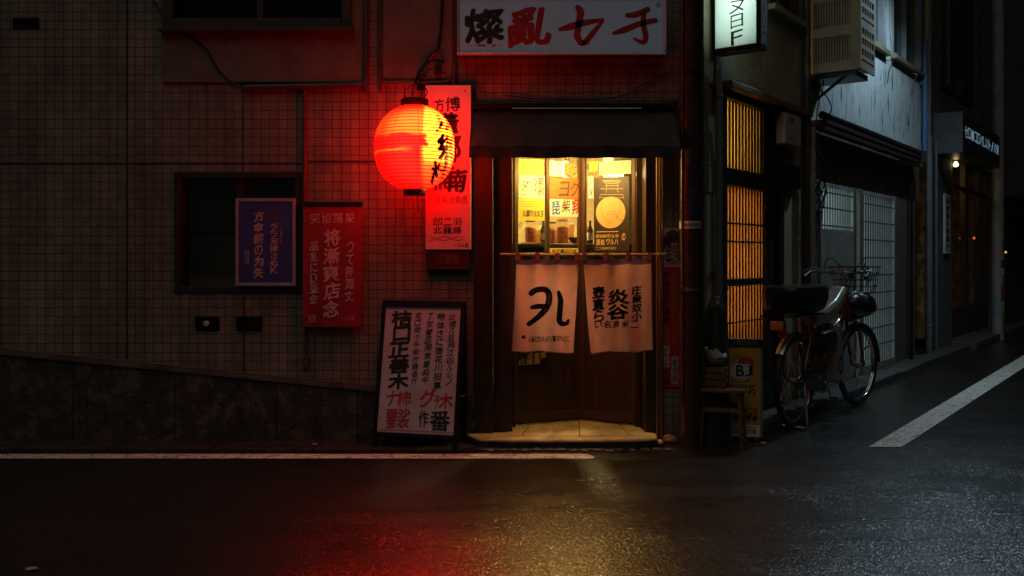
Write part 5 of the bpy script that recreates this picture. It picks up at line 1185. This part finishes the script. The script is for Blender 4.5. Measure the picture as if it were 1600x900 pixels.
w_l = S.world((ux+.25, .35, zx-.1)); l_ = light('lamp_light', 'POINT', w_l, 5.0, (1, .66, .26), .06); l_.location = (.25, .40, -.1); l_.parent = bl_.o
# its sign box
uS0 = S.u(1461, -.02); nS = S.off(1504, uS0); uS1 = S.u(1562, nS); zS0, zS1 = S.zu(1480, 237, uS0), S.zu(1480, 178, uS0)
SB = Thing('shop_sign', 'black box sign with glowing bluish letters and a corrugated end', 'sign', S, ((uS0+uS1)/2, -.002, zS0))
SB.part('box', MB().box(uS0+.03, uS1, nS, -.003, zS0, zS1), M_black, bevel=.006)
f = MB(); n = 11
for i in range(n):
    y_ = -.003 + (nS+.003)*(i+.5)/n; w = abs(nS)/n*.36; f.box(uS0, uS0+.028, y_-w, y_+w, zS0-.02, zS1+.02)
f.box(uS0+.015, uS0+.029, nS, -.004, zS0-.02, zS1+.02)
SB.part('corrugated_end', f, mat('corrugated_grey', (.08,.083,.092), .5, var=.2))
g = MB(); zt1 = S.z(1507, 193, nS); a_ = S.u(1507, nS); b_ = S.u(1560, nS); hT = .26; zc = S.z(1507, 217, nS)
g.row('セロ・コロペしいト/バ側', a_, b_, zc+.03, zc+hT*.72, nS-.004, .006, wob=0)
SB.part('glowing_lettering', g, mat('led_letters', (.6,.8,.9), .5, var=0, em=(.50,.78,1.0), es=.2))
# white pole with stickers, red lights, far wall
uP = S.u(1559, -.30)
WP = Thing('utility_pole', 'pale grey pole covered with coloured stickers beside the far shop', 'pole', S, (uP, -.30, 0))
rP = 8.6*(D+S.world((uP,-.3,0))[1])/FPX
WP.part('shaft', MB().lathe([(rP, 0), (rP*.98, 3), (rP*.93, 8), (0, 8)], (uP, -.30, 0), 24), mat('pale_pole', (.26,.28,.30), .45, var=.25), smooth=True)
cols_ = [(.03,.05,.25),(.30,.25,.18),(.04,.20,.08),(.25,.03,.04),(.04,.10,.35),(.35,.20,.06),(.05,.05,.06),(.32,.30,.30),(.03,.22,.10),(.28,.03,.03)]
z_ = 2.35
for i in range(14):
    hh = random.uniform(.10, .19); z_ -= hh + .008; an0 = random.uniform(-2.6, -1.9); an1 = an0 + random.uniform(.9, 1.7); vs = []
    for zz_ in (z_, z_+hh):
        for k in range(7): q = an0 + (an1-an0)*k/6; vs.append((uP+(rP+.004+.0006*i)*math.cos(q), -.30+(rP+.004+.0006*i)*math.sin(q), zz_))
    WP.part('sticker', MB().add(vs, [(k, k+1, 8+k, 7+k) for k in range(6)]), mat('sticker_%d' % (i % 10), cols_[i % 10], .5, var=.7, vs=22))
uF = S.u(1570)
FB = Thing('far_building', 'black house front at the dark end of the side street', 'building', S, (uF, 0, 0))
FB.part('wall', MB().box(uF, uF+16, .05, 4, 0, 7.5), mat('black_plaster', (.09,.085,.08), .8, var=.4, vs=3))
f = MB()
for i in range(9): f.box(uF+.4+i*.5, uF+.46+i*.5, .0, .045, .1, 2.3)
FB.part('batten', f, M_wood); FB.part('canopy', MB().box(uF+.1, uF+6, -.6, .045, 2.5, 2.58), M_blackm)
for px, py, em, lb in ((1571.5, 394, (1,.7,.1), 'tiny yellow lamp on the black far house'), (1522, 372, (1,.12,.03), 'tiny red lamp in the far shop entrance')):
    u_, z_ = S.hit(px, py, -.03); single('indicator_lamp', lb, 'lamp', S, (u_, -.03, z_), MB().lathe([(.0,-.022),(.015,-.016),(.019,0),(.015,.016),(.0,.022)], (u_, -.03, z_), 12), mat('lamp_%d' % px, em, .5, var=0, em=em, es=.8), smooth=True)
# houses across the end of the street and opposite side keep the street dark
far = MB().box(9.5, 26, 16, 20, 0, 9)
eb = Thing('end_building', 'unlit house closing the far end of the side street', 'building', F, (17, 18, 0))
eb.part('wall', MB().box(14.5, 34, 24, 28, 0, 9), mat('black_plaster')); eb.part('roof', MB().prism([(14, 9), (34.5, 9), (24, 11.5)], 23.8, 28.2), M_black)

# ------------------------------------------------------------------ street lamp that lights the grey stucco wall
uQ = S.u(1352); zQ = 4.75
sl_ = Thing('street_lamp', 'cool white wall lamp on an arm above the grey stucco wall', 'street lamp', S, (uQ, -.002, zQ))
sl_.part('arm', MB().tube([(uQ, -.002, zQ+.1), (uQ, -.5, zQ+.3), (uQ, -.95, zQ+.22)], .02, 8, smooth=6).box(uQ-.05, uQ+.05, -.02, -.003, zQ, zQ+.2), M_steel, smooth=True)
sl_.part('hood', MB().lathe([(.05,.10),(.09,.07),(.15,.02),(.16,.0),(.15,.004),(.0,.06)], (uQ, -.98, zQ+.12), 24), M_white, smooth=True)
sl_.part('tube', MB().lathe([(.0,-.03),(.06,-.02),(.08,.015),(.0,.03)], (uQ, -.98, zQ+.13), 20), mat('cool_tube', (.9,1,1), .5, var=0, em=(.75,.95,1), es=8), smooth=True)
l_ = light('lamp_light', 'SPOT', (0,0,0), 175, (.58,.83,1.0), .09, spot_size=R(150), spot_blend=.6); l_.location = (0, -.97, .06); l_.rotation_euler = (R(12), 0, 0); l_.parent = sl_.o

# ------------------------------------------------------------------ things at the corner: stool, crate, bag, bundle, beer sign
sx, sy = F.u(1129, -.13), -.13; ST = Frame(sx, sy, R(-18))
so = Thing('wooden_stool', 'low dark wooden stool standing between the pole and the yellow sign', 'stool', ST, (0, 0, 0)); hS = .425
so.part('seat', MB().box(-.16, .165, -.14, .14, hS-.028, hS), mat('old_stool_wood', (.10,.065,.035), .5, var=.5, vs=8, stretch=(1,8,8)), bevel=.006)
for a_ in (-1, 1):
    for b_ in (-1, 1): so.part('leg', MB().tube([(a_*.125, b_*.105, hS-.028), (a_*.15, b_*.125, .0)], .016, 6), mat('old_stool_wood'))
so.part('stretcher', MB().box(-.125, .125, -.118, -.104, .26, .29).box(-.125, .125, .104, .118, .26, .29), mat('old_stool_wood'))
so.part('stretcher', MB().box(-.142, -.128, -.1, .1, .19, .215).box(.128, .142, -.1, .1, .19, .215), mat('old_stool_wood'))
cr_ = Thing('crate', 'dark wooden crate standing on the low stool', 'crate', ST, (-.05, .02, hS+.001))
f = MB(); z0 = hS+.001
f.box(-.15, .03, -.09, .12, z0, z0+.012)
for k in range(3):
    zz_ = z0+.014+k*.047; f.box(-.15, .03, -.095, -.085, zz_, zz_+.04).box(-.15, .03, .115, .125, zz_, zz_+.04).box(-.155, -.145, -.085, .115, zz_, zz_+.04).box(.025, .035, -.085, .115, zz_, zz_+.04)
cr_.part('slats', f, M_wood2, bevel=.002); cr_.part('corner_post', MB().box(-.143, -.128, -.083, -.068, z0+.013, z0+.155).box(.008, .023, -.083, -.068, z0+.013, z0+.155), M_wood)
mb = blob((-.06, .0, z0+.205), .10, (.9, .85, .62), 5)
for i, p in enumerate(mb.v): mb.v[i] = (p[0] + .006*math.sin(p[2]*90), p[1], p[2] + .008*math.sin(p[0]*70+p[1]*50) + (.03 if p[0] < -.08 else 0))
single('plastic_bag', 'crumpled white plastic bag on top of the crate', 'bag', ST, (-.06, 0, z0+.15), mb, mat('white_plastic', (.34,.34,.34), .3, var=.15, bump=.8, bs=25, trans=.2), smooth=True)
mb = MB(); n, m = 20, 16; vs = []; ub0 = S.u(1113, -.09)
for j in range(m+1):
    h_ = j/m
    for i in range(n):
        p = 2*math.pi*i/n; k = (1-.35*h_**3) * (1+.10*math.sin(3*p+4*h_)+.06*math.sin(7*p)) * (1 if j < m else .3)
        vs.append((ub0+.02+.11*k*math.cos(p), -.115+.095*k*math.sin(p), .002+1.06*h_+.02*math.sin(5*p)*(h_ > .1)))
mb.add(vs, [(j*n+i, j*n+(i+1)%n, (j+1)*n+(i+1)%n, (j+1)*n+i) for j in range(m) for i in range(n)] + [tuple(m*n+i for i in range(n))])
single('covered_bundle', 'tall bundle under a dark green tarp against the beige wall', 'bundle', S, (ub0, -.1, 0), mb, mat('green_tarp', (.018,.024,.022), .5, var=.3, bump=.5, bs=14), smooth=True)
bxx, byy = F.u(1133, .05), .05; BS = Frame(bxx, byy, R(-6)); wS = .275; z0, z1 = .02, .755
bs_ = Thing('standing_sign', 'yellow light box sign with a round beer emblem standing on the ground', 'sign', BS, (wS/2, .04, 0))
bs_.part('case', MB().box(0, wS, .006, .08, z0, z1).box(.03, .06, .01, .07, .0, z0).box(wS-.06, wS-.03, .01, .07, 0, z0), mat('grey_case', (.20,.20,.19), .5, var=.2), bevel=.004)
zk = (z1-z0)
def by(py): return z1 - (py-527)/(683-527)*zk
bs_.part('yellow_face', MB().box(.012, wS-.022, .0, .0055, by(661), by(540)), mat('yellow_face', (.50,.29,.03), .4, var=.12))
bs_.part('white_face', MB().box(.012, wS-.022, .0, .0055, by(681), by(662)), M_white)
bs_.part('header', MB().box(.0, wS, -.004, .0055, by(539.5), z1), M_black)
g = MB(); cxx = .118
g.row('アサ花火ヤ', .04, wS-.04, by(538), by(529), -.0055, .03); bs_.part('lettering', g, mat('green_red_print', (.18,.16,.04), .5, var=.9, vs=60))
g = MB(); g.disc((cxx, by(576)), .092, .088, -.001, 36); em_ = bs_.part('emblem', g, mat('emblem_white', (.55,.53,.48), .5, var=.1))
g = MB(); g.annulus((cxx, by(576)), .086, .091, -.0018, 36)
vs = [(cxx+.035+.062*math.cos(math.pi*k/12), -.002, by(566)+.055*math.sin(math.pi*k/12)) for k in range(13)]; g.add(vs, [tuple(range(13))])
bs_.part('emblem_red', g, M_redink, em_)
g = MB(); g.row('BJ', cxx-.04, cxx+.085, by(585), by(568), -.0032, .035, wob=0); g.annulus((cxx-.035, by(558)), .022, .027, -.0032, 18); g.stroke([(cxx-.05, by(562)), (cxx-.075, by(574))], [.006, .003], -.0032)
g.row('リアカクロ', cxx-.06, cxx+.06, by(593), by(589), -.0032, 0, wob=0); g.glyph('了', .10, .16, by(617), by(599), -.0032, .02); g.glyph('巧', .17, .22, by(615), by(599), -.0032, .02); g.row('氏二う', .14, .235, by(644), by(635), -.0032, .01); g.row('自日開催', .06, .235, by(655), by(646), -.0032, .02)
bs_.part('lettering', g, M_ink); g = MB(); g.row('KIRNADEBOS', .03, .22, by(667), by(664), -.0012, 0, wob=0); bs_.part('lettering', g, M_ink)
g = MB(); g.row('吃弥三旧町通', .03, .225, by(676), by(668.5), -.0012, .02); bs_.part('lettering', g, M_redink)

# ------------------------------------------------------------------ bicycle
rw_ = (G(1242, 668)); fw_ = (G(1340, 633)); BA = math.atan2(fw_[1]-rw_[1], fw_[0]-rw_[0]); WB = math.hypot(fw_[0]-rw_[0], fw_[1]-rw_[1])
B = Frame(rw_[0], rw_[1], BA); RW = .37
BK = Thing('bicycle', 'old red framed delivery bicycle with white panels and wet chrome wheels', 'bicycle', B, (WB/2, 0, 0))
M_red = mat('red_frame_paint', (.17,.022,.014), .3, var=.3, coat=.4); M_chrome = mat('chrome', (.62,.63,.65), .14, metal=1, var=.2, vs=20); M_tyre = mat('tyre_rubber', (.015,.015,.015), .55, var=.2, bump=.3, bs=120)
M_body = mat('cream_body_paint', (.22,.20,.17), .35, var=.2, vs=7, c2=(.16,.06,.03), c2s=5, c2t=(.58,.68), coat=.3)
def wheel(u, yaw):
    def tr(mb):
        c_, s_ = math.cos(yaw), math.sin(yaw)
        for i, p in enumerate(mb.v): dx, dy = p[0]-u, p[1]; mb.v[i] = (u+dx*c_-dy*s_, dx*s_+dy*c_, p[2])
        return mb
    root = BK.part('wheel', tr(MB().ring((u,0,RW), RW-.024, .024, 'y', 56, 10)), M_tyre, smooth=True)
    BK.part('rim', tr(MB().ring((u,-.008,RW), RW-.052, .009, 'y', 56, 8).ring((u,.008,RW), RW-.052, .009, 'y', 56, 8)), M_chrome, root, smooth=True)
    sp = MB()
    for i in range(28):
        a_ = 2*math.pi*i/28; b_ = a_ + (.35 if i % 2 else -.35); sd_ = .022 if (i//2) % 2 else -.022
        sp.bar((u+.025*math.cos(b_), sd_, RW+.025*math.sin(b_)), (u+(RW-.055)*math.cos(a_), 0, RW+(RW-.055)*math.sin(a_)), .0018, 4)
    BK.part('spokes', tr(sp), M_chrome, root)
    BK.part('hub', tr(MB().lathe([(.012,-.06),(.012,-.03),(.03,-.028),(.03,.028),(.012,.03),(.012,.06)], (u, 0, RW), 16, 'y')), M_steel, root, smooth=True)
    return root, tr
wheel(0, 0); YAW = R(-7); fwh, trf = wheel(WB, YAW)
def mudguard(u, a0, a1, tr=lambda m: m):
    mb = MB(); vs = []; n = 22
    for i in range(n+1):
        a_ = R(a0+(a1-a0)*i/n)
        for (dy, r_) in ((-.038, RW+.010), (-.026, RW+.024), (0, RW+.03), (.026, RW+.024), (.038, RW+.010)): vs.append((u+r_*math.cos(a_), dy, RW+r_*math.sin(a_)))
    mb.add(vs, [(i*5+k, i*5+k+1, (i+1)*5+k+1, (i+1)*5+k) for i in range(n) for k in range(4)]); return tr(mb)
BK.part('mudguard', mudguard(0, 55, 142), mat('silver_guard', (.50,.48,.45), .25, metal=.8, var=.3), smooth=True)
BK.part('mudguard', mudguard(WB, 0, 165, trf), M_black, smooth=True)
hd = (WB-.32, 0, 1.02); bb = (.47, 0, .32); stp = (.30, 0, .90)
f = MB(); f.tube([(WB-.36,0,.98),(WB-.52,0,.62),(bb[0]+.06,0,.36),bb], .021, 10, smooth=6); f.tube([(WB-.34,0,.90),(WB-.55,0,.78),(.42,0,.66)], .016, 8, smooth=5); f.bar(bb, stp, .018, 10)
for s_ in (-1, 1): f.bar((0, s_*.06, RW), (bb[0], s_*.03, bb[2]), .011, 8); f.bar((0, s_*.06, RW), (.34, s_*.022, .84), .010, 8); f.bar((0, s_*.075, RW), (-.02, s_*.075, .86), .008, 6)
f.bar((WB-.30,0,1.04), (WB-.37,0,.80), .023, 12)
BK.part('frame', f, M_red, smooth=True)
f = MB()
for s_ in (-1, 1): f.tube([(WB, s_*.055, RW), (WB-.05, s_*.055, .50), (WB-.15, s_*.05, .76), (WB-.20, 0, .80)], .014, 8, smooth=5)
f.bar((WB-.20,0,.79), (WB-.33,0,1.12), .017, 8)
BK.part('fork', f, M_red, smooth=True)
BK.part('crank', MB().ring((bb[0], -.055, bb[2]), .085, .006, 'y', 28, 6).bar((bb[0], -.07, bb[2]), (bb[0]+.10, -.075, bb[2]-.13), .009).box(bb[0]+.05, bb[0]+.15, -.16, -.08, bb[2]-.145, bb[2]-.12).bar((bb[0], .07, bb[2]), (bb[0]-.10, .075, bb[2]+.13), .009).box(bb[0]-.15, bb[0]-.05, .08, .16, bb[2]+.12, bb[2]+.145).lathe([(.02,-.07),(.02,.07)], bb, 12, 'y'), M_steel)
BK.part('chain_case', MB().prism([(-.06, .33), (0, .31), (.5, .235), (.57, .27), (.57, .37), (.5, .41), (0, .42), (-.06, .40)], -.052, -.040), M_black, bevel=.004)
# cream body panels
BK.part('body_panel', MB().prism([(.20,.80),(.52,.80),(.72,.84),(.95,.98),(1.02,1.10),(.95,1.12),(.78,1.00),(.50,.93),(.22,.92)], -.075, .075), M_body, bevel=.035, smooth=True)
BK.part('leg_shield', MB().prism([(.62,.30),(.80,.28),(.90,.34),(.84,.62),(.80,.80),(.66,.80),(.70,.60)], -.09, .09), M_body, bevel=.03, smooth=True)
BK.part('emblem', MB().annulus((.77,.44), .035, .055, -.0915, 24, 1.5), M_ink)
BK.part('engine_box', MB().prism([(.36,.55),(.62,.55),(.66,.70),(.60,.76),(.36,.74)], -.11, .11), M_black, bevel=.02, smooth=True)
# black seat bag over the rear rack
sb = MB(); n = 24; prof_ = [(.74,.70,.925),(.90,.86,.945),(1.0,1.0,1.03),(1.0,1.0,1.105),(.97,.94,1.13),(.0,.0,1.135)]; vs = []
for (ka, kb_, z_) in prof_:
    for i in range(n):
        a_ = 2*math.pi*i/n; ca, sa = math.cos(a_), math.sin(a_); e_ = .38
        vs.append((.0+.34*ka*math.copysign(abs(ca)**e_, ca) + .02, .175*kb_*math.copysign(abs(sa)**e_, sa), z_))
sb.add(vs, [(j*n+i, j*n+(i+1)%n, (j+1)*n+(i+1)%n, (j+1)*n+i) for j in range(len(prof_)-1) for i in range(n)] + [tuple(range(n-1,-1,-1))])
BK.part('saddle_bag', sb, mat('black_vinyl', (.012,.011,.011), .32, var=.3, bump=.2, bs=18), smooth=True)
BK.part('strap', MB().box(-.20,-.17,-.180,.180,1.136,1.142).box(.16,.19,-.180,.180,1.136,1.142).tube([(-.28,-.12,1.139),(-.05,-.05,1.15),(.25,-.13,1.14)], .005, 5), M_steel)
f = MB()
for s_ in (-.14, .14): f.bar((-.33, s_, .905), (.30, s_, .905), .007)
for u_ in (-.33, -.12, .1, .30): f.bar((u_, -.14, .905), (u_, .14, .905), .006)
for s_ in (-.085, .085): f.bar((-.22, s_, .905), (0, s_, RW+.02), .006)
BK.part('rear_rack', f, M_blackm)
BK.part('reflector', MB().box(-.36, -.335, -.05, .05, .80, .87), mat('orange_reflector', (.75,.22,.03), .25, var=.2, coat=.5), bevel=.006); BK.part('tail_lamp', MB().lathe([(.0,.05),(.03,.04),(.04,0)], (-.30, -.02, .77), 14, 'x'), M_redink)
# handlebar, basket, lamp
hb = WB-.34; f = MB(); f.bar((WB-.30,0,1.05), (hb-.03,0,1.20), .013, 8); f.tube([(hb-.22,-.27,1.20),(hb-.10,-.26,1.24),(hb-.02,-.12,1.235),(hb-.02,.12,1.235),(hb-.10,.26,1.24),(hb-.22,.27,1.20)], .011, 8, smooth=6)
BK.part('handlebar', f, M_chrome, smooth=True)
for s_ in (-1, 1):
    BK.part('grip', MB().bar((hb-.25, s_*.27, 1.19), (hb-.13, s_*.265, 1.232), .017, 10), M_black, smooth=True); BK.part('brake_lever', MB().tube([(hb-.04, s_*.18, 1.25), (hb-.10, s_*.25, 1.275), (hb-.20, s_*.30, 1.24)], .006, 6, smooth=4), M_steel)
    BK.part('brake_cable', MB().tube([(hb-.03, s_*.18, 1.25), (hb+.06, s_*.16, 1.36), (hb+.12, s_*.05, 1.24), (hb+.04, 0, 1.0)], .004, 5, smooth=8), M_cable)
bu0, bu1 = WB-.24, WB+.10; f = MB(); bz0, bz1 = 1.04, 1.28
for z_, k in ((bz0, .8), (1.10, .86), (1.16, .92), (1.22, .96), (bz1, 1.0)):
    cxu = (bu0+bu1)/2; hw = (bu1-bu0)/2*k; hv = .18*k
    f.tube([(cxu-hw,-hv,z_),(cxu+hw,-hv,z_),(cxu+hw,hv,z_),(cxu-hw,hv,z_)], .005 if z_ == bz1 else .0028, 5, closed=True)
for i in range(22):
    a_ = i/22*4; sd_ = int(a_); q = (a_-sd_)*2-1
    a2 = [(q,-1),(1,q),(-q,1),(-1,-q)][sd_]
    f.bar((cxu+a2[0]*hw, a2[1]*.18, bz1), (cxu+a2[0]*hw*.8, a2[1]*.144, bz0), .0026, 4)
for i in range(6): f.bar((cxu-hw*.8, -.13+i*.052, bz0), (cxu+hw*.8, -.13+i*.052, bz0), .0026, 4)
BK.part('basket', f, M_blackm)
mb = blob((cxu, -.01, .93), .17, (1.0, 1.0, .66), 9); BK.part('front_bag', mb, mat('black_vinyl'), smooth=True)
BK.part('headlight', MB().lathe([(.0,.07),(.035,.068),(.05,.05),(.05,.0),(.03,-.05),(.0,-.06)], (WB-.27, -.0, 1.20), 20, 'x'), M_chrome, smooth=True)
f = MB(); f.tube([(0,-.08,RW-.02),(-.06,-.13,.02)], .011, 8).tube([(0,.08,RW-.02),(-.06,.13,.02)], .011, 8).bar((-.075,-.13,.018),(-.075,.13,.018), .011, 8)
BK.part('stand', f, M_steel)

# ------------------------------------------------------------------ bits of litter along the gutter and on the road
for (px, py, r_, lb, c_) in ((263, 689, .025, 'pale crumpled scrap in the gutter below the plinth', (.45,.42,.33)), (384, 691, .014, 'small grey pebble in the gutter below the plinth', (.3,.3,.3)), (492, 698, .018, 'flat white paper scrap near the white line', (.45,.45,.44)), (49, 891, .02, 'dry pale leaf lying on the wet road', (.40,.40,.38)), (20+1172, 606+90, .02, 'grey pebble in front of the yellow sign', (.3,.28,.25))):
    gx, gy_ = G(px, py); tag(single({263:'paper_scrap',492:'paper_scrap',49:'leaf'}.get(px,'pebble'), lb, 'litter', F, (gx, gy_, 0), blob((gx, gy_, r_*.35+.012*(gy_ > -.34)), r_, (1.3, .8, .33), int(px)), mat('litter_%d' % px, c_, .7, var=.3), smooth=True), kind='thing')
